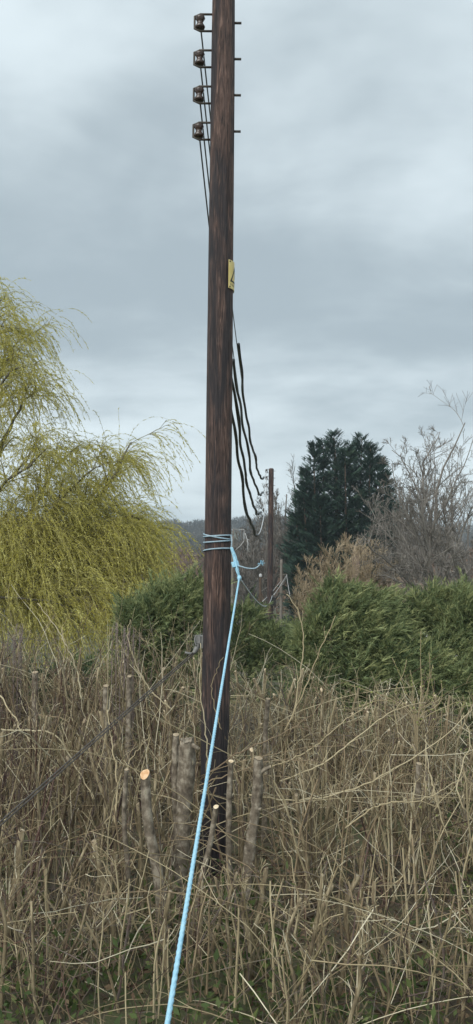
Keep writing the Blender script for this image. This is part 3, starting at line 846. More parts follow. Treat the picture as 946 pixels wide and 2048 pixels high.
def pole_shaft(name, cx, cy, z0, z1, rf, mat, parent, sides=72, rings=300, amp=1.0):
    th = np.arange(sides) * 2 * np.pi / sides
    z = np.linspace(z0, z1, rings)
    TH, Z = np.meshgrid(th, z)
    r = rf(Z)
    dr = 0.0016 * np.sin(3 * TH + 0.8 * Z) + 0.0013 * np.sin(7 * TH - 1.7 * Z + 1) + 0.0010 * np.sin(17 * TH + 2.1 * np.sin(Z * 1.3)) + 0.0016 * np.sin(2 * TH + 3.1 * np.sin(Z * .9))
    for _ in range(26):                          # drying cracks
        tc_, zc, ln = rng.uniform(0, 6.28), rng.uniform(z0, z1), rng.uniform(0.3, 1.3)
        dth = (TH - tc_ - 0.05 * np.sin(Z * 4 + tc_) + np.pi) % (2 * np.pi) - np.pi
        dr -= rng.uniform(.003, .007) * np.exp(-(dth / 0.05) ** 2) * np.exp(-((Z - zc) / ln) ** 4)
    for _ in range(22):                          # knots
        tc_, zc = rng.uniform(0, 6.28), rng.uniform(z0, z1)
        dth = (TH - tc_ + np.pi) % (2 * np.pi) - np.pi
        dr += rng.uniform(.001, .004) * np.exp(-(dth / 0.18) ** 2 - ((Z - zc) / 0.035) ** 2)
    r = r + dr * amp
    # chamfered, slightly domed top
    V = np.stack([cx + r * np.sin(TH), cy - r * np.cos(TH), Z], -1).reshape(-1, 3)
    i = np.arange(rings - 1)[:, None] * sides; j = np.arange(sides)[None]; j2 = (j + 1) % sides
    Q = np.stack([i + j, i + j2, i + sides + j2, i + sides + j], -1).reshape(-1, 4)
    k = len(V); last = (rings - 1) * sides
    ring2 = np.stack([cx + 0.55 * rf(z1) * np.sin(th), cy - 0.55 * rf(z1) * np.cos(th), np.full(sides, z1 + 0.03)], 1)
    V = np.vstack([V, ring2])
    Q = np.vstack([Q, np.stack([last + np.arange(sides), last + (np.arange(sides) + 1) % sides, k + (np.arange(sides) + 1) % sides, k + np.arange(sides)], -1)])
    return put(name, V, Q, None, mat, parent, NG=[list(range(k, k + sides))])

near = thing('wooden_pole', (pole_x, PY, PZ0), 'tall dark creosoted wooden pole rising out of the hedge in the foreground', 'utility pole', 'wooden poles carrying the overhead lines')
pole_shaft('shaft', pole_x, PY, PZ0, PZ1, pole_r, M['pole'], near)

def insulator_set(parent, ix, iy, z, px_, rp):
    """a D-iron strap from the pole's face out to a reel insulator at (ix, iy, z), a through bolt on the far side"""
    s = 1 if ix > px_ else -1
    x_in = px_ + s * (rp - 0.012)
    pts = [(x_in, iy, z + 0.07), (ix + s * 0.0, iy, z + 0.07), (ix + s * 0.045, iy, z + 0.05), (ix + s * .045, iy, z - 0.05), (ix, iy, z - 0.07), (x_in, iy, z - 0.07)]
    tube_part('bracket', pts, 0.010, M['dark_steel'], parent, 6)
    v, q = lathe([(0.0, -0.05), (0.036, -0.05), (0.042, -0.035), (0.028, -0.012), (0.024, 0.0), (0.028, 0.012), (0.042, 0.035), (0.036, 0.05), (0.0, 0.05)], 14)
    put('insulator', v + np.array([ix, iy, z]), q, None, M['porcelain'], parent)
    tube_part('bolt', [(px_ - s * (rp - .02), iy, z), (px_ - s * (rp + .055), iy, z)], 0.010, M['dark_steel'], parent, 6)

FY = 34.0
far_x = 0.5 * (at(542.5, 950, FY)[0] + at(540, 1190, FY)[0])
FZ0 = float(gz(far_x, FY)) - 0.02
FZ1 = at(543, 938, FY)[2]
far = thing('wooden_pole', (far_x, FY, FZ0), 'distant brown wooden pole beyond the cypresses with four insulators', 'utility pole', 'wooden poles carrying the overhead lines')
pole_shaft('shaft', far_x, FY, FZ0, FZ1, lambda z: 0.118 - (z - FZ0) * 0.003, M['far_pole'], far, 28, 120)
near_ins, far_ins = [], []
for k in range(4):
    zn = CAM[2] + 4.26 - 0.30 * k
    p = np.array([pole_x - 0.190, PY, zn]); near_ins.append(p)
    insulator_set(near, p[0], p[1], zn, pole_x, pole_r(zn))
    yk = (942, 956, 971, 986)[k]
    q = at(533.5, yk, FY); far_ins.append(q)
    insulator_set(far, q[0], q[1], q[2], far_x, 0.10)
v, q = box_vq(at(546, 1203, FY - .15), (0.10, 0.06, 0.16)); put('junction_box', v, q, None, M['black_print'], far, smooth=False)

# overhead conductors with the thick temporary covers
names = ['topmost of the four sagging covered lines between the two wooden poles', 'second from top of the four sagging covered lines between the poles',
         'third from top of the four sagging covered lines between the poles', 'lowest of the four sagging covered lines between the two wooden poles']
sag = [1.50, 1.80, 2.10, 2.36]
cover = [(13.0, 29.3), (12.3, 28.2), (11.6, 26.3), (10.6, 23.2)]
for k in range(4):
    a, b = near_ins[k], far_ins[k]
    def wpt(tv):
        tv = np.asarray(tv, float)[:, None]
        p = a * (1 - tv) + b * tv
        p[:, 2] -= 4 * sag[k] * (tv * (1 - tv))[:, 0]
        return p
    t = thing('overhead_line', a, names[k], 'power line', 'sagging covered lines')
    t0, t1 = [(Yc - a[1]) / (b[1] - a[1]) for Yc in cover[k]]
    tube_part('conductor', wpt(np.linspace(0, t1, 60)), 0.0065, M['conductor'], t, 6)
    tube_part('bare_conductor', wpt(np.linspace(t1, 1, 24)), 0.014, M['bare_conductor'], t, 6)
    # covers: lengths pushed end to end, each stiff, kinking at the joints
    nseg = (8, 10, 9, 11)[k]
    n = 110
    tv = np.linspace(t0, t1, n); cp = wpt(tv); dist = (tv - t0) * (b[1] - a[1])
    for wl_, ax_, az_ in ((6.5, .016, .024), (3.3, .012, .018), (1.8, .005, .008)):
        cp[:, 0] += ax_ * np.sin(dist / (wl_ * rng.uniform(.8, 1.25)) * 6.283 + rng.uniform(0, 6.28))
        cp[:, 2] += az_ * np.sin(dist / (wl_ * rng.uniform(.8, 1.25)) * 6.283 + rng.uniform(0, 6.28))
    rr = 0.019 + 0.012 * (tv - t0) / (t1 - t0)
    frac = (np.arange(n) / (n - 1) * nseg) % 1.0
    rr = rr * np.where((frac < 0.06) | (frac > 0.94), 1.10, 1.0)
    tube_part('line_cover', cp, rr, M['sleeve'], t, 9)

# warning sign bent round the right-hand side of the pole
def sign():
    zc = at(463, 553.5, PY)[2]; W, H = 0.165, 0.228
    a0 = math.radians(37); RS = pole_r(zc) + 0.012
    def mp(s, v, off):
        an = a0 + s / RS
        return np.array([pole_x + (RS + off) * math.sin(an), PY - (RS + off) * math.cos(an), zc - H / 2 + v - 0.012 * (s / W)])
    t = thing('warning_sign', mp(W / 2, 0, 0), 'faded yellow warning sign with black triangle bent around the dark pole', 'sign')
    def sheet(name, f, nu, nv, off0, off1, mat, par):
        """f(u, v) -> (s, v) patch, given thickness"""
        V, Q = [], []
        for off in (off0, off1):
            for i in range(nu + 1):
                for j in range(nv + 1):
                    s_, v_ = f(i / nu, j / nv); V.append(mp(s_, v_, off))
        n1 = (nu + 1) * (nv + 1); idx = lambda i, j, o: o * n1 + i * (nv + 1) + j
        for i in range(nu):
            for j in range(nv):
                Q.append([idx(i, j, 1), idx(i + 1, j, 1), idx(i + 1, j + 1, 1), idx(i, j + 1, 1)])
                Q.append([idx(i, j, 0), idx(i, j + 1, 0), idx(i + 1, j + 1, 0), idx(i + 1, j, 0)])
        for i in range(nu):
            for j in (0, nv): Q.append([idx(i, j, 0), idx(i + 1, j, 0), idx(i + 1, j, 1), idx(i, j, 1)])
        for j in range(nv):
            for i in (0, nu): Q.append([idx(i, j, 0), idx(i, j + 1, 0), idx(i, j + 1, 1), idx(i, j, 1)])
        return put(name, V, Q, None, mat, par, smooth=False)
    plate = sheet('plate', lambda u, v: (u * W, v * H), 20, 4, -0.004, 0.0, M['yellow'], t)
    A, B, C = np.array([.014, .055]), np.array([W - .014, .055]), np.array([W / 2, .190])
    cen = (A + B + C) / 3
    for p, q_ in ((A, B), (B, C), (C, A)):
        pi, qi = p + (cen - p) * 0.27, q_ + (cen - q_) * 0.27
        sheet('triangle_bar', lambda u, v: tuple((p * (1 - u) + q_ * u) * (1 - v) + (pi * (1 - u) + qi * u) * v), 14, 1, 0.0005, 0.0018, M['black_print'], plate)
    cu = bpy.data.curves.new('sign_text', 'FONT'); cu.body = 'Danger of death'; cu.size = 0.022; cu.resolution_u = 2
    to = bpy.data.objects.new('sign_text', cu); COL.objects.link(to)
    bpy.context.view_layer.update()
    me = bpy.data.meshes.new_from_object(to)
    co = np.array([v.co[:] for v in me.vertices])
    co[:, 0] *= (W - .030) / co[:, 0].max()
    V = np.array([mp(.015 + c[0], .026 + c[1], 0.0012) for c in co])
    put('lettering', V, None, None, M['black_print'], plate, NG=[list(p.vertices) for p in me.polygons], smooth=False)
    bpy.data.objects.remove(to); bpy.data.meshes.remove(me); bpy.data.curves.remove(cu)
    for v in (0.012, H - 0.012):
        bv, bq = lathe([(0.0, 0.004), (0.006, 0.003), (0.007, 0.0), (0.007, -0.003)], 8)
        c = mp(.012, v, 0.001); an = a0 + .012 / RS
        Rz = np.array([[math.cos(an), 0, math.sin(an)], [math.sin(an), 0, -math.cos(an)], [0, 1, 0]])
        put('nail', bv @ Rz.T + c, bq, None, M['dark_steel'], plate)
sign()

# ------------------------------------------------------------------ blue rope
def strand_rope(name, pts, r, mat, parent, K=60, lay=0.05, strands=3, sides=6):
    """three-strand laid rope"""
    P = resample(pts, K) if len(pts) > 2 else np.linspace(pts[0], pts[1], K)
    s = np.concatenate([[0], np.cumsum(np.linalg.norm(np.diff(P, axis=0), axis=1))])
    T = norm(np.gradient(P, axis=0)); ref = np.array([0.3, 0.2, 0.93])
    A = norm(np.cross(T, ref)); B = np.cross(T, A)
    out = []
    for k in range(strands):
        ph = 2 * np.pi * (s / lay + k / strands)
        out.append(P + r * 0.30 * (A * np.cos(ph)[:, None] + B * np.sin(ph)[:, None]))
    V, Q = tubes(np.stack(out), np.full((strands, K), r * 0.73), sides)
    return put(name, V, Q, None, mat, parent)

def blue_rope():
    kn = at(478.5, 1156, PY - 0.17)
    t = thing('blue_rope', kn, 'taut sky blue rope tied around the near pole and running towards the viewer', 'rope')
    # wraps
    for (yl, yr, sagp) in ((1068, 1078, 2), (1074, 1071, -1), (1085, 1081, 0), (1102, 1098, -3)):
        zl = at(405, yl, PY)[2]; zr_ = at(461, yr, PY)[2]
        th = np.linspace(-np.pi, np.pi, 49)
        zc = (zl + zr_) / 2; r = pole_r(zc) + 0.0065
        z = zc + (zr_ - zl) / 2 * np.sin(th) - sagp / 250.0 * np.cos(th)
        P = np.stack([pole_x + r * np.sin(th), PY - r * np.cos(th), z], 1)
        V, Q = tubes(P[None], np.full((1, 49), 0.0058), 8)
        put('pole_wrap', V, Q, None, M['rope_pale'], t)
    rx = lambda y: at(462, y, PY - .06)
    strand_rope('riser', [rx(1070), at(463.5, 1082, PY - .07), at(462.5, 1098, PY - .07)], 0.0065, M['rope_pale'], t, 20)
    # doubled hitch down to the knot
    for k, (dx, dy) in enumerate(((0, 0), (5, -.01), (2.5, -.03))):
        strand_rope('hitch_strand', [at(461.5 + dx * .5, 1095, PY - .07 + dy), at(467 + dx, 1115, PY - .10 + dy), at(472 + dx * .8, 1138, PY - .14 + dy), kn + np.array([0.002 * k, 0, 0])], 0.0068, M['rope'], t, 40)
    for k in range(5):                                       # lashing turns round the hitch
        f = 0.46 + 0.035 * k; c = at(462 + 16 * f, 1097 + 59 * f, PY - .07 - .1 * f)
        th = np.linspace(0, 2 * np.pi, 17)
        P = np.stack([c[0] + 0.024 * np.cos(th), c[1] + 0.022 * np.sin(th), c[2] + 0.006 * np.cos(th)], 1)
        V, Q = tubes(P[None], np.full((1, 17), 0.006), 6)
        put('lashing_turn', V, Q, None, M['rope'], t)
    v, q = lathe([(0.0, -.022), (0.012, -.018), (0.018, -.004), (0.017, .008), (0.010, .020), (0.0, .022)], 10)
    put('knot', v + kn, q, None, M['rope'], t)
    # running line, straight on past the camera to the ground
    b = at(398, 1655, 3.2); d = (b - kn) / (kn[1] - b[1])
    end = kn + d * ((kn[2] - 0.03) / -d[2])
    strand_rope('running_line', [kn, end], 0.0078, M['rope'], t, 420, 0.09)
    # loose tail with a frayed end
    tail = [at(465, 1133, PY - .11), at(478, 1132, PY - .16), at(493, 1136, PY - .18), at(508, 1137, PY - .18), at(516, 1133, PY - .18), at(521.5, 1126.5, PY - .18)]
    strand_rope('loose_tail', tail, 0.0055, M['rope_pale'], t, 50)
    st = np.repeat(tail[-1][None], 22, 0)
    P = grow(st, rng.normal(0, 0.7, (22, 3)) + np.array([0.5, 0, 0.6]), rng.uniform(.015, .035, 22), 4, .3)
    V, Q = tubes(P, np.full((22, 4), 0.0022), 4); put('frayed_end', V, Q, None, M['rope'], t)
blue_rope()

def hang(a, b, s, n=60):
    tv = np.linspace(0, 1, n)[:, None]; p = a * (1 - tv) + b * tv; p[:, 2] -= 4 * s * (tv * (1 - tv))[:, 0]
    return p
a = at(480, 1158, PY - .12); b = at(544.5, 1191, FY - .15)
o = tube_part('slack_line', hang(a, b, 0.30), 0.009, M['rope_far'], None, 6, origin=a)
tag(o, 'thin slack grey line drooping from the blue knot to the far pole', 'line')

# ------------------------------------------------------------------ stay cable on the left of the near pole
def stay():
    c = at(398, 1284, PY)
    t = thing('stay_cable', c, 'twin dark steel stay cable slanting down left from the near pole', 'cable')
    a = at(388, 1306, PY - .05); e = at(0, 1652, 5.0); d = norm(e - a)
    end = a + d * ((a[2] - 0.02) / -d[2])
    side = norm(np.cross(d, np.array([0, -1.0, 0.3])))
    for s in (-1, 1):
        V0 = np.linspace(a + side * s * .007, end + side * s * .008, 60)
        V0[:, 2] += 0.012 * np.sin(np.linspace(0, np.pi, 60) * (1 + .2 * s))
        tube_part('strand', V0, 0.0054, M['dark_steel'], t, 7)
    # eye plate, clamp block and shackle on the pole's flank
    v, q = box_vq(at(402, 1283, PY), (0.03, 0.028, 0.05)); put('eye_plate', v, q, None, M['old_steel'], t, smooth=False)
    v, q = box_vq(at(396, 1279, PY - .02), (0.019, 0.022, 0.030)); put('clamp', v, q, None, M['old_steel'], t, smooth=False)
    tube_part('shackle', [at(399, 1272, PY - .03), at(391, 1272.5, PY - .04), at(390, 1284, PY - .05), at(393, 1292, PY - .05)], 0.006, M['old_steel'], t, 6, K=14)
    tube_part('turnbuckle', [at(397, 1288, PY - .03), at(392, 1299, PY - .04), at(387, 1307, PY - .05)], [0.010, 0.022, 0.012], M['old_steel'], t, 8, K=8)
    tube_part('loose_end', [at(386, 1308, PY - .05), at(378, 1307, PY - .07), at(370, 1305, PY - .08)], [0.011, 0.012, 0.009], M['old_steel'], t, 7, K=6)
stay()

# ------------------------------------------------------------------ distant posts
def far_post(px, ytop, Y, w, label, mat):
    top = at(px, ytop, Y); z0 = float(gz(top[0], Y)) - .05
    t = thing('distant_post', (top[0], Y, z0), label, 'post')
    pole_shaft('shaft', top[0], Y, z0, top[2], lambda z: w + 0 * z, mat, t, 14, 24, 2.0)
    return t, top
t, top = far_post(466, 1073, 40, 0.065, 'slim dark post with a bent pale arm just right of the near pole', M['grey_pole'])
tube_part('bent_arm', [at(467, 1058.5, 40), at(488, 1058.5, 40), at(488.2, 1070, 40), at(488, 1082, 40), at(481, 1091, 40), at(470, 1101, 40)], 0.018, M['steel'], t, 6)
tube_part('arm_mount', [top - np.array([0, 0, .1]), at(466.8, 1057.5, 40)], 0.03, M['grey_pole'], t, 6)
for x1_, y1_ in ((499, 1080), (498, 1092), (496, 1104)):
    tube_part('stray_wire', [at(490, 1066, 40), at(494, 1078, 40), at(x1_, y1_, 40)], 0.012, M['bare_conductor'], t, 5, K=8)
t, top = far_post(563, 1120, 58, 0.095, 'pale grey wooden post right of the far pole in front of the conifer', M['grey_pole'])
tube_part('crossarm', [at(560, 1150, 58), at(574, 1148, 58)], 0.035, M['grey_pole'], t, 6)
for a_, b_ in (((574, 1149), (547, 1190)), ((562, 1162), (525, 1203)), ((573, 1149), (580, 1192)), ((563, 1172), (574, 1150))):
    tube_part('wire', [at(*a_, 58), at((a_[0] + b_[0]) / 2, (a_[1] + b_[1]) / 2 + 2, 57), at(*b_, 56)], 0.018, M['bare_conductor'], t, 5, K=8)
t, top = far_post(521, 1152, 36, 0.055, 'short dark post with a pale cap left of the far pole', M['brown_bark'])
v, q = lathe([(0.0, .10), (0.05, .08), (0.062, 0.0), (0.062, -.05), (0.0, -.05)], 10); put('cap', v + top, q, None, M['steel'], t)

# ------------------------------------------------------------------ the hedge
def hedge_shrub(cx, cy, w, dep, h, nstem, ntw, label, tint0=0.45, lean=0.0, whips=0, sr=(0.007, 0.018)):
    z0 = float(gz(cx, cy)) - .03
    t = thing('hedge_shrub', (cx, cy, z0), label, 'hedge shrub', 'cut back shrubs of the hedge')
    SP, SRs = [], []
    for k in range(nstem):
        x = cx + rng.uniform(-.5, .5) * w; y = cy + rng.uniform(-.5, .5) * dep
        hh = h * rng.uniform(0.72, 1.12)
        lx, ly = rng.normal(lean, .17) * hh, rng.normal(0, .08) * hh
        pts = [(x, y, float(gz(x, y)) - .03), (x + lx * .3 + rng.normal(0, .028), y + ly * .3, hh * .35), (x + lx * .65 + rng.normal(0, .035), y + ly * .65, hh * .7), (x + lx, y + ly, hh)]
        r = rng.uniform(*sr)
        P = resample(pts, 9)
        SP.append(P); SRs.append(np.linspace(r * 1.15, r * .85, 9))
        # slanting pale cut on top
        V, Q = tubes(P[None], SRs[-1][None], 7)
        n = len(V)
        ax = norm(P[-1] - P[-2]); nrm = norm(ax + rng.normal(0, .35, 3) + np.array([0, -0.35, 0]))
        for i in range(n - 7, n):
            off = np.dot(V[i] - P[-1], nrm) / max(np.dot(ax, nrm), .6)
            V[i] = V[i] - ax * off
        mi = np.zeros(len(Q) + 1, int); mi[-1] = 1
        put('stem', V, Q, None, [M['stem'], M['cut'] if rng.uniform() < (0.75 if cy > 8 else 0.12) else M['cut_old']], t, NG=[list(range(n - 7, n))], matidx=mi)
    SP = np.array(SP); SR = np.array(SRs); Ls = np.full(nstem, h)
    outs, tin = [], []
    def tmix(n, sh=0.0):                                     # mostly dark woody twigs, a few pale ones
        u = rng.uniform(size=n)
        return np.where(u < 0.55, rng.normal(.20, .10, n), np.where(u < 0.82, rng.normal(.46, .12, n), rng.normal(.82, .12, n))) + (tint0 - .45) + sh
    def add(P, R, sides, tn):
        outs.append(tubes(P, R, sides)); tin.append(np.repeat(np.clip(tn, 0, 1), P.shape[1] * sides))
    # side branches forking upward off the cut stems, angular at the nodes
    m1 = max(5, int(ntw * 0.20 / nstem))
    P1, R1, L1 = branch(SP, SR, Ls, m1, (0.10, 0.98), 0.62, 0.42, 0.36, 6, .17, -0.03, 0.30, rmin=0.0022)
    add(P1, R1, 4, tmix(len(P1), .04))
    P2, R2, L2 = branch(P1, R1, L1, 3, (0.15, 1.0), 0.70, 0.62, 0.62, 5, .20, 0.0, 0.22, rmin=0.0015)
    add(P2, R2, 3, tmix(len(P2)))
    P2b, R2b, L2b = branch(P2, R2, L2, 1, (0.2, 1.0), 0.75, 0.7, 0.7, 4, .22, 0.0, 0.1, rmin=0.0012)
    add(P2b, R2b, 3, tmix(len(P2b), -.03))
    # upright rods between the stems
    n3 = int(ntw * 0.070)
    s = np.stack([cx + rng.uniform(-.6, .6, n3) * w, cy + rng.uniform(-.6, .6, n3) * dep, rng.uniform(-.02, .25, n3)], 1)
    P3 = grow(s, rng.normal(0, .17, (n3, 3)) + np.array([lean, 0, 1.0]), np.minimum(h * rng.uniform(.55, 1.05, n3), h * 1.06 - s[:, 2]), 6, .07)
    R3 = np.linspace(1, .7, 6)[None] * rng.uniform(.0022, .0080, n3)[:, None]
    add(P3, R3, 4, rng.normal(.42, .18, n3) + (tint0 - .45))
    P3b, R3b, L3b = branch(P3, R3, lens_of(P3), 3, (.25, 1.0), .65, .42, .5, 5, .17, 0, .25, rmin=.0016)
    add(P3b, R3b, 3, tmix(len(P3b)))
    # a few dead lengths fallen across
    n4 = int(ntw * 0.04)
    s = np.stack([cx + rng.uniform(-.65, .65, n4) * w, cy + rng.uniform(-.65, .65, n4) * dep, rng.uniform(.05, .95, n4) * h], 1)
    P4 = grow(s, rng.normal(0, 1, (n4, 3)) * np.array([1, .7, .55]) + np.array([0, 0, .15]), rng.uniform(.3, 1.1, n4), 7, .13, .02)
    P4[:, :, 2] = np.minimum(P4[:, :, 2], h * 1.12 + 0.02 * rng.normal(size=P4.shape[:2]))
    add(P4, np.linspace(1, .45, 7)[None] * rng.uniform(.0018, .0046, n4)[:, None], 4, tmix(n4, .08))
    # arching canes: up, over and down again
    n6 = max(4, int(ntw * (0.026 if cy > 8 else 0.014)))
    s = np.stack([cx + rng.uniform(-.7, .7, n6) * w, cy + rng.uniform(-.6, .6, n6) * dep, rng.uniform(0, .5, n6) * h], 1)
    sx = rng.choice([-1.0, 1.0], n6) * rng.uniform(.5, 1.4, n6)
    P6 = grow(s, np.stack([sx, rng.normal(0, .3, n6), rng.uniform(.5, 1.2, n6)], 1), rng.uniform(.8, 1.9, n6), 12, .05, .075)
    add(P6, np.linspace(1, .5, 12)[None] * rng.uniform(.0020, .0042, n6)[:, None], 4, rng.normal(.50, .22, n6))
    P6b, R6b, L6b = branch(P6, np.full((n6, 12), .0034), lens_of(P6), 3, (.2, .95), .6, .22, .6, 5, .15, 0, .1, rmin=.0014)
    add(P6b, R6b, 3, tmix(len(P6b), .1))
    # long whips above the cut
    n5 = whips
    if n5:
        s = np.stack([cx + rng.uniform(-.5, .5, n5) * w, cy + rng.uniform(-.5, .5, n5) * dep, rng.uniform(.4, .8, n5) * h], 1)
        P5 = grow(s, rng.normal(0, .42, (n5, 3)) + np.array([0, 0, 1.0]), rng.uniform(.45, 1.0, n5) * h * (.92 if cx < -.2 else .72), 9, .11)
        add(P5, np.linspace(1, .4, 9)[None] * rng.uniform(.0022, .0042, n5)[:, None], 4, tmix(n5, .12))
        Pw, Rw, Lw = branch(P5, np.full((n5, 9), .0032), np.full(n5, h * .6), 4, (.25, .95), .65, .36, .6, 5, .15, 0, .1, rmin=.0014)
        add(Pw, Rw, 3, tmix(len(Pw), .06))
    # last dead leaves and first buds still on the twigs
    pl, tl, il = along(P2, 1, (.5, 1.0)); keep = rng.uniform(size=len(pl)) < .16; pl, tl = pl[keep], tl[keep]; nl = len(pl)
    Vl, Ql = leaf_tris(pl, tl + rng.normal(0, .6, (nl, 3)), rng.uniform(.012, .034, nl), rng.uniform(.008, .020, nl))
    lv = put('leaves', Vl, Ql, None, M['bud'] if cx > 1.3 else M['litter'], t, tint=np.repeat(rng.uniform(.2, 1, nl), 4), smooth=False)
    tag(lv, kind='stuff')
    V, Q = merge(outs)
    tw = put('twigs', V, Q, None, M['twig'], t, tint=np.concatenate(tin), smooth=False)
    tag(tw, kind='stuff')
    return t

HED = [
    # back row
    (-3.05, 8.9, 1.5, 1.1, 1.40, 18, 2200, 'hedge shrub at the far left under the willow', .40, .02),
    (-1.95, 8.7, .9, 1.1, 1.36, 13, 1500, 'hedge shrub behind the stay cable below the willow curtain', .40, .0),
    (-1.15, 8.6, .9, 1.1, 1.38, 14, 1500, 'hedge shrub in front of the cypress left of the near pole', .42, -.02),
    (-0.45, 8.5, .6, 1.0, 1.30, 9, 1100, 'hedge shrub standing just behind the left flank of the near pole', .42, .0),
    (0.35, 8.6, .8, 1.1, 1.20, 12, 1500, 'hedge shrub behind the rope side of the near pole', .50, .02),
    (1.10, 8.5, .9, 1.1, 1.06, 16, 1600, 'hedge shrub of dense upright rods before the rounded cypress', .52, .05),
    (1.85, 8.6, .9, 1.1, 1.02, 15, 1500, 'hedge shrub of upright rods before the cypress under the grey tree', .50, .04),
    (3.0, 8.8, 1.5, 1.1, .72, 10, 1300, 'low hedge shrub at the far right with dark gaps', .42, .0),
    # front row
    (-2.1, 6.6, 1.3, 1.0, 1.28, 14, 2000, 'front hedge shrub at the far left crossed by the stay cable', .40, .0),
    (-1.10, 6.4, .8, 1.0, 1.22, 10, 1400, 'front hedge shrub left of the orange cut stump', .42, .0),
    (-0.50, 6.3, .5, .9, 1.15, 6, 900, 'front hedge shrub between the orange cut stump and the near pole', .45, .0),
    (0.20, 6.4, .6, .9, 1.12, 6, 900, 'front hedge shrub at the foot of the rope side of the pole', .48, .02),
    (0.80, 6.5, .8, 1.0, 1.02, 10, 1400, 'front hedge shrub right of the knobbly grey stump', .52, .06),
    (1.50, 6.6, .8, 1.0, .92, 9, 1300, 'front hedge shrub near the right edge full of crossing canes', .50, .0),
    (2.45, 6.8, 1.3, 1.0, .70, 8, 1100, 'front hedge shrub at the right edge among green weeds', .45, .0),
    # low growth nearest the viewer
    (-1.45, 5.0, .8, .8, .80, 8, 900, 'lowest hedge shrub in the left bottom corner', .42, .0),
    (-0.72, 4.9, .7, .8, .72, 7, 900, 'low hedge shrub in front of the orange cut stump', .45, .0),
    (-0.05, 4.9, .6, .8, .66, 6, 800, 'low hedge shrub under the taut rope at the bottom', .48, .0),
    (0.62, 4.9, .7, .8, .70, 7, 900, 'low hedge shrub in front of the mottled stump', .50, .03),
    (1.35, 5.0, .8, .8, .76, 8, 900, 'lowest hedge shrub in the right bottom corner', .48, .0),
]
for (cx, cy, w, dep, h, ns, nt_, lab, tn, ln) in HED:
    hedge_shrub(cx, cy, w, dep, h, int(ns * (1.5 if cy > 8 else 1.0)), nt_ * ((0.72 if abs(cx) > .6 else .5) if cy > 8 else ((0.20 if cy > 5.5 else .45) if abs(cx) < .55 else 0.45)), lab, tn, ln, whips=(42 if cx < .5 else 16) if cy > 8 else (6 if cy > 6 else 0))

# low dead growth in front of the hedge and litter under it
def low_growth():
    n = 1300
    s = np.stack([rng.uniform(-2.3, 2.4, n), rng.uniform(3.9, 6.6, n), rng.uniform(0, .25, n)], 1); s[:, 2] += gz(s[:, 0], s[:, 1])
    hl = rng.uniform(.2, .62, n)
    P = grow(s, rng.normal(0, .65, (n, 3)) + np.array([0, 0, .8]), hl, 5, .25, .09)
    V, Q = tubes(P, np.linspace(1, .4, 5)[None] * rng.uniform(.0014, .0034, n)[:, None], 3)
    o = put('dead_undergrowth', V, Q, None, M['twig'], None, (0, 5.2, 0), tint=np.repeat(np.clip(rng.normal(.28, .16, n), 0, 1), 15), smooth=False)
    tag(o, 'tangle of dead stalks and bramble twigs along the front of the hedge', 'undergrowth', kind='stuff')
    n = 12500
    p = np.stack([rng.uniform(-3.6, 3.6, n), rng.uniform(3.6, 10.5, n), np.zeros(n)], 1); p[:, 2] = gz(p[:, 0], p[:, 1]) + rng.uniform(0.004, .06, n)
    d = rng.normal(0, 1, (n, 3)); d[:, 2] *= .35
    V, Q = leaf_tris(p, d, rng.uniform(.03, .075, n), rng.uniform(.015, .04, n))
    o = put('leaf_litter', V, Q, None, M['litter'], None, (0, 6, 0), tint=np.repeat(rng.uniform(0, 1, n), 4), smooth=False)
    tag(o, 'brown dead leaves lying under the hedge', 'leaf litter', kind='stuff')
    # green weeds: patches low in the hedge
    c = np.array([(-1.5, 5.4), (-.7, 5.2), (-.35, 5.9), (-.15, 6.1), (.35, 5.1), (1.1, 5.3), (1.75, 6.0), (2.1, 7.2), (1.95, 5.4), (2.3, 8.6), (-1.9, 4.9), (-1.0, 4.7), (.8, 4.6), (1.6, 4.7), (0, 4.5), (2.0, 6.6), (2.4, 7.6), (2.3, 7.9), (2.55, 8.8), (2.2, 9.3), (2.0, 7.0), (1.8, 6.4), (-1.6, 6.0), (.05, 5.6)])
    k = rng.integers(0, len(c), 7500); n = len(k)
    p = np.stack([c[k, 0] + rng.normal(0, .22, n), c[k, 1] + rng.normal(0, .25, n), np.zeros(n)], 1)
    p[:, 2] = gz(p[:, 0], p[:, 1]) + np.abs(rng.normal(0, .15, n)) * np.where(p[:, 0] > 1.7, 1.9, 1.0) + .01
    V, Q = leaf_tris(p, rng.normal(0, .7, (n, 3)) + np.array([0, -.1, .6]), rng.uniform(.03, .08, n), rng.uniform(.014, .034, n))
    o = put('green_weeds', V, Q, None, M['weed'], None, (0, 5.5, 0), tint=np.repeat(np.clip(rng.normal(.55, .22, n), 0, 1), 4), smooth=False)
    tag(o, 'patches of small green weeds at the foot of the hedge', 'weeds', kind='stuff')
low_growth()

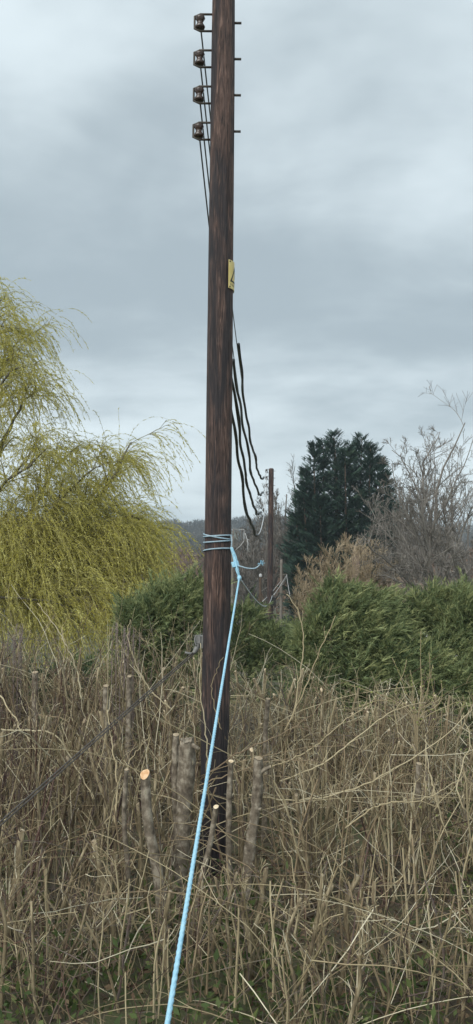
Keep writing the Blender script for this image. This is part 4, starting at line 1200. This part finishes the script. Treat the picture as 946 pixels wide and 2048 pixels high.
# ------------------------------------------------------------------ stumps
def stump(px, ytop, Y, r, lean_px, label, cutmat, cut_n, knob=0.0, ydown=2.0, ragged=0.0, side_stub=None):
    top = at(px, ytop, Y)
    bx = top[0] + lean_px / F * Y; base = np.array([bx, Y + .05, float(gz(bx, Y)) - .05])
    t = thing('cut_stump', base, label, 'stump', 'stumps left in the hedge')
    P = resample([base, base * .6 + top * .4 + rng.normal(0, .015, 3), base * .25 + top * .75 + rng.normal(0, .01, 3), top], 26)
    K, S = 26, 16
    rr = np.linspace(r * 1.25, r, K) * (1 + knob * 0.12 * np.sin(np.linspace(0, 17, K)) + rng.normal(0, .02 + .03 * knob, K))
    V, Q = tubes(P[None], rr[None], S)
    th = np.tile(np.arange(S) * 2 * np.pi / S, K)
    ctr = np.repeat(P, S, 0); V = ctr + (V - ctr) * (1 + (.05 + .05 * knob) * np.sin(3 * th + np.repeat(np.linspace(0, 5, K), S)) + rng.normal(0, .022 + .02 * knob, len(V)))[:, None]
    n = len(V); ax = norm(P[-1] - P[-3]); nr = norm(np.array(cut_n, float))
    for i in range(n - S, n):
        V[i] -= ax * (np.dot(V[i] - P[-1], nr) / max(np.dot(ax, nr), .3)) - ax * ragged * rng.uniform(-1, 1)
    put('trunk', V, Q, None, M['trunk'], t)
    rim = V[n - S:]; c = rim.mean(0)
    nn = norm(np.cross(rim[1] - rim[0], rim[5] - rim[0]))
    if np.dot(nn, nr) < 0: nn = -nn
    V2 = np.vstack([rim * .97 + c * .03 + nn * 0.003, [c + nn * .004]])
    T2 = [[i, (i + 1) % S, S] for i in range(S)]
    put('cut_face', V2, None, T2, cutmat, t, smooth=False)
    if side_stub:
        for (f, dv, ln, rs) in side_stub:
            p = base * (1 - f) + top * f; d = norm(np.array(dv, float))
            tube_part('branch_stub', [p, p + d * ln * .5 + np.array([0, 0, .01]), p + d * ln], [rs * 1.3, rs, rs * .9], M['trunk'], t, 9, K=6, capmat=M['cut'], jitter=.04)
    return t
stump(290, 1549, 5.6, .030, 42, 'slanted grey stump with a bright orange cut face left of the pole', M['cut_orange'], (-.25, -.62, .75))
stump(374, 1478, 6.1, .052, -16, 'thick knobbly grey stump with a broken top beside the near pole', M['trunk'], (.2, -.2, .9), 1.0, ragged=.03,
      side_stub=[(.97, (.9, -.3, -.25), .09, .016), (.95, (-.8, -.1, .5), .05, .03), (.86, (.7, -.5, .4), .06, .018)])
stump(253, 1540, 5.7, .014, 8, 'thin dark stump left of the orange cut stump', M['cut_old'], (0, -.3, .9))
stump(462, 1523, 6.0, .018, 4, 'slim straight stump with a pale top right of the near pole foot', M['cut'], (.1, -.35, .9))
stump(517, 1517, 6.0, .031, -26, 'mottled knobbly stump leaning right of the near pole foot', M['cut_old'], (.1, -.2, .95), .9,
      side_stub=[(.9, (.8, -.3, .6), .12, .014), (.7, (.9, -.4, .3), .05, .014)])
stump(432, 1614, 5.6, .016, -50, 'short pale ended stump lying low at the pole foot', M['cut'], (-.1, -.5, .85))
stump(352, 1470, 6.2, .022, 3, 'narrow dark stump close against the left of the knobbly stump', M['cut_old'], (0, -.3, .9))
stump(212, 1372, 7.9, .026, 6, 'tall straight cut trunk standing in the hedge left of the stay cable', M['cut_old'], (0, -.3, .9))
stump(258, 1353, 8.0, .024, 4, 'tall straight cut trunk crossing behind the stay cable', M['cut_old'], (0, -.3, .9))
stump(536, 1398, 7.8, .020, -6, 'tall pale cut trunk right of the rope', M['cut_old'], (.1, -.3, .9))
stump(838, 1528, 6.6, .020, -4, 'straight cut trunk at the right below the budding shoots', M['cut_old'], (.1, -.3, .9))
stump(70, 1345, 8.2, .028, 2, 'dark cut trunk at the left below the dry seed heads', M['cut_old'], (0, -.3, .9))

# ------------------------------------------------------------------ canes and shoots that stand out one by one
def cane(pts, r, label, name='bramble_cane', mat='cane', tint=0.5, side=0, group='pale canes arching through the hedge'):
    P = resample(px_line(pts), 28)
    base = P[0]
    t = thing(name, base, label, 'cane', group)
    P = P + rng.normal(0, .004, P.shape)
    R = np.linspace(r, r * .45, 28)
    tube_part('stalk', P, R, M[mat], t, 6, tintv=tint)
    if side:
        Pb, Rb, Lb = branch(P[None], R[None], lens_of(P[None]), side, (.2, .95), .6, .22, .65, 6, .1, 0, .05, rmin=.0018)
        for k in range(side):
            tube_part('side_shoot', Pb[k], Rb[k], M[mat], t, 5, tintv=tint)
    return t
cane([(585, 1440, 7.4), (602, 1340, 7.4), (607, 1275, 7.4), (596, 1225, 7.4), (574, 1187, 7.4)], .0075, 'tall pale shoot right of the far pole bending left at the tip', 'tall_shoot', tint=.6, side=3)
cane([(570, 1460, 7.3), (612, 1372, 7.3), (640, 1300, 7.3), (662, 1255, 7.3), (671, 1232, 7.3)], .0065, 'tall thin shoot leaning right in front of the rounded cypress', 'tall_shoot', tint=.45, side=3)
cane([(165, 1400, 7.6), (150, 1330, 7.6), (118, 1265, 7.6), (98, 1235, 7.6), (76, 1208, 7.6)], .0075, 'pale shoot rising left in front of the willow', 'tall_shoot', tint=.75, side=2)
cane([(345, 1420, 7.2), (300, 1380, 7.2), (270, 1320, 7.2), (255, 1270, 7.2), (262, 1240, 7.2)], .0062, 'pale curved shoot crossing the dry seed head left of the pole', 'tall_shoot', tint=.65, side=2)
cane([(412, 1560, 6.9), (413, 1480, 6.9), (402, 1400, 6.9), (401, 1345, 6.9), (402, 1288, 6.9)], .0065, 'pale upright shoot running up the left edge of the near pole', 'tall_shoot', tint=.7)
cane([(443, 1460, 6.8), (424, 1380, 6.8), (438, 1330, 6.8), (447, 1313, 6.8)], .004, 'thin curved shoot across the face of the near pole', 'tall_shoot', tint=.35)
cane([(560, 1562, 6.4), (640, 1530, 6.4), (720, 1470, 6.5), (790, 1420, 6.6), (850, 1405, 6.7)], .0062, 'long pale cane sweeping right below the rounded cypress', tint=.6, side=3)
cane([(545, 1535, 6.6), (620, 1500, 6.6), (690, 1440, 6.6), (745, 1408, 6.6)], .0056, 'pale cane arching up from the mottled stump to the right', tint=.55, side=2)
cane([(500, 1590, 6.2), (590, 1600, 6.2), (700, 1580, 6.2), (800, 1530, 6.3), (880, 1480, 6.4), (946, 1418, 6.5)], .0066, 'longest pale cane crossing the lower right corner upward', tint=.6, side=3)
cane([(400, 1560, 6.3), (480, 1505, 6.3), (560, 1470, 6.3), (610, 1440, 6.3), (650, 1400, 6.3)], .0060, 'dark cane crossing behind the taut rope rising right', tint=.1, side=2)
cane([(395, 1570, 6.1), (470, 1545, 6.1), (560, 1520, 6.1), (660, 1525, 6.1)], .005, 'dark thin cane crossing the rope lower down', tint=.15, side=2)
cane([(0, 1460, 6.4), (60, 1462, 6.4), (110, 1470, 6.4), (150, 1530, 6.4), (190, 1600, 6.3)], .0070, 'pale bent cane at the left edge beneath the stay cable', tint=.7, side=3)
cane([(0, 1390, 7), (50, 1470, 6.8), (90, 1530, 6.7), (140, 1580, 6.6)], .0060, 'pale straight cane slanting down from the left edge', tint=.6, side=2)
cane([(80, 1430, 6.9), (130, 1440, 6.9), (150, 1480, 6.9), (165, 1560, 6.8)], .0050, 'reddish cane arching at the left behind the stay cable', tint=.2, side=2)
cane([(885, 1650, 6.3), (870, 1590, 6.3), (855, 1520, 6.4), (850, 1470, 6.5)], .0060, 'pale upright cane beside the right hand cut trunk', tint=.6, side=2)
cane([(946, 1640, 6.2), (915, 1590, 6.2), (925, 1530, 6.3), (940, 1480, 6.4), (925, 1430, 6.5)], .0055, 'curling pale cane at the right edge', tint=.6, side=2)
cane([(690, 1655, 6), (760, 1610, 6), (840, 1600, 6), (920, 1560, 6.1)], .005, 'low pale cane near the bottom right', tint=.55, side=2)
cane([(230, 1650, 5.8), (235, 1560, 5.9), (222, 1480, 6.0), (215, 1420, 6.1)], .0075, 'tan upright shoot left of the orange cut stump', 'tall_shoot', tint=.5)
cane([(205, 1655, 5.9), (240, 1590, 5.9), (262, 1520, 6.0), (300, 1470, 6.1)], .0050, 'thin cane leaning right behind the orange cut stump', tint=.5, side=1)

# budding shoots at the right
def budding():
    base = at(832, 1460, 7.4); base[2] = float(gz(base[0], 7.4)) - .02
    t = thing('budding_shrub', base, 'upright shoots with fresh green buds before the cypress at the right', 'shrub')
    tips = [[(836, 1440), (843, 1380), (841, 1320), (842, 1262)], [(838, 1430), (855, 1380), (860, 1335), (858, 1305)], [(832, 1425), (812, 1385), (800, 1350), (784, 1315)],
            [(828, 1430), (790, 1390), (808, 1345), (813, 1320)], [(826, 1435), (775, 1395), (745, 1385), (700, 1370)], [(838, 1440), (870, 1415), (884, 1395), (882, 1360)],
            [(838, 1450), (900, 1410), (930, 1402), (925, 1415)], [(826, 1440), (770, 1400), (695, 1420), (682, 1385)], [(836, 1430), (866, 1400), (862, 1350), (866, 1330)], [(830, 1430), (824, 1400), (826, 1370), (820, 1340)]]
    allP = []
    for l in tips:
        Y = 7.4 + rng.uniform(-.15, .15)
        P = resample([base * .4 + at(l[0][0], l[0][1], Y) * .6] + px_line(l, Y), 18)
        P[0] = base + rng.normal(0, .02, 3) * np.array([1, 1, 0])
        allP.append(P); tube_part('shoot', P, [.0065, .0022], M['cane'], t, 5, tintv=.35)
    p, tan, idx = along(np.array(allP), 34, (.45, 1.0))
    n = len(p)
    V, Q = leaf_tris(p, tan * .6 + rng.normal(0, .7, (n, 3)), rng.uniform(.012, .028, n), rng.uniform(.008, .015, n))
    o = put('buds', V, Q, None, M['bud'], t, tint=np.repeat(rng.uniform(0, 1, n), 4), smooth=False); tag(o, kind='stuff')
budding()

# dry seed heads in front of the willow
def seed_head(px, py, Y, hgt, label):
    base = at(px, py + 40, Y); base[2] = float(gz(base[0], Y))
    t = thing('seed_head', base, label, 'dry plant', 'dry seed heads')
    top = at(px, py, Y)
    allP = []
    for k in range(7):
        a = top + np.array([rng.normal(0, .07), rng.normal(0, .05), rng.uniform(-.12, .02)])
        P = resample([base + rng.normal(0, .03, 3) * np.array([1, 1, 0]), base * .4 + a * .6 + rng.normal(0, .02, 3), a], 12); allP.append(P)
        tube_part('stalk', P, [.006, .002], M['plume'], t, 5, tintv=.4)
    p, tan, idx = along(np.array(allP), 130, (.80, 1.0)); n = len(p)
    V, Q = leaf_tris(p, tan * .8 + rng.normal(0, .5, (n, 3)), rng.uniform(.012, .035, n), rng.uniform(.002, .005, n))
    o = put('plume', V, Q, None, M['plume'], t, tint=np.repeat(rng.uniform(0, 1, n), 4), smooth=False); tag(o, kind='stuff')
seed_head(243, 1245, 8.3, 1, 'greyish pink dry seed head between the willow and the cypress')
seed_head(268, 1262, 8.5, 1, 'dry seed head touching the left side of the cypress')
seed_head(38, 1248, 8.6, 1, 'pinkish dry seed head near the left edge below the willow')
seed_head(10, 1268, 8.8, 1, 'dry seed head cut by the left edge')

# ------------------------------------------------------------------ haze
def haze():
    v, q = box_vq((0, 870, 19), (905, 935, 33))
    v[v[:, 2] < 0, 2] = -8.5
    o = put('haze', v, q, None, None, None, (0, 870, 0), smooth=False)
    o.data.materials.clear()
    m = bpy.data.materials.new('thin_damp_air'); m.use_nodes = True
    nt = m.node_tree; nt.nodes.clear()
    out = nt.nodes.new('ShaderNodeOutputMaterial'); pv = nt.nodes.new('ShaderNodeVolumePrincipled')
    pv.inputs['Color'].default_value = (0.78, 0.90, 1.0, 1)
    pv.inputs['Density'].default_value = 0.0005
    nt.links.new(pv.outputs[0], out.inputs['Volume'])
    o.data.materials.append(m)
    tag(o, 'thin blue haze lying over the valley', 'haze', kind='stuff')
haze()
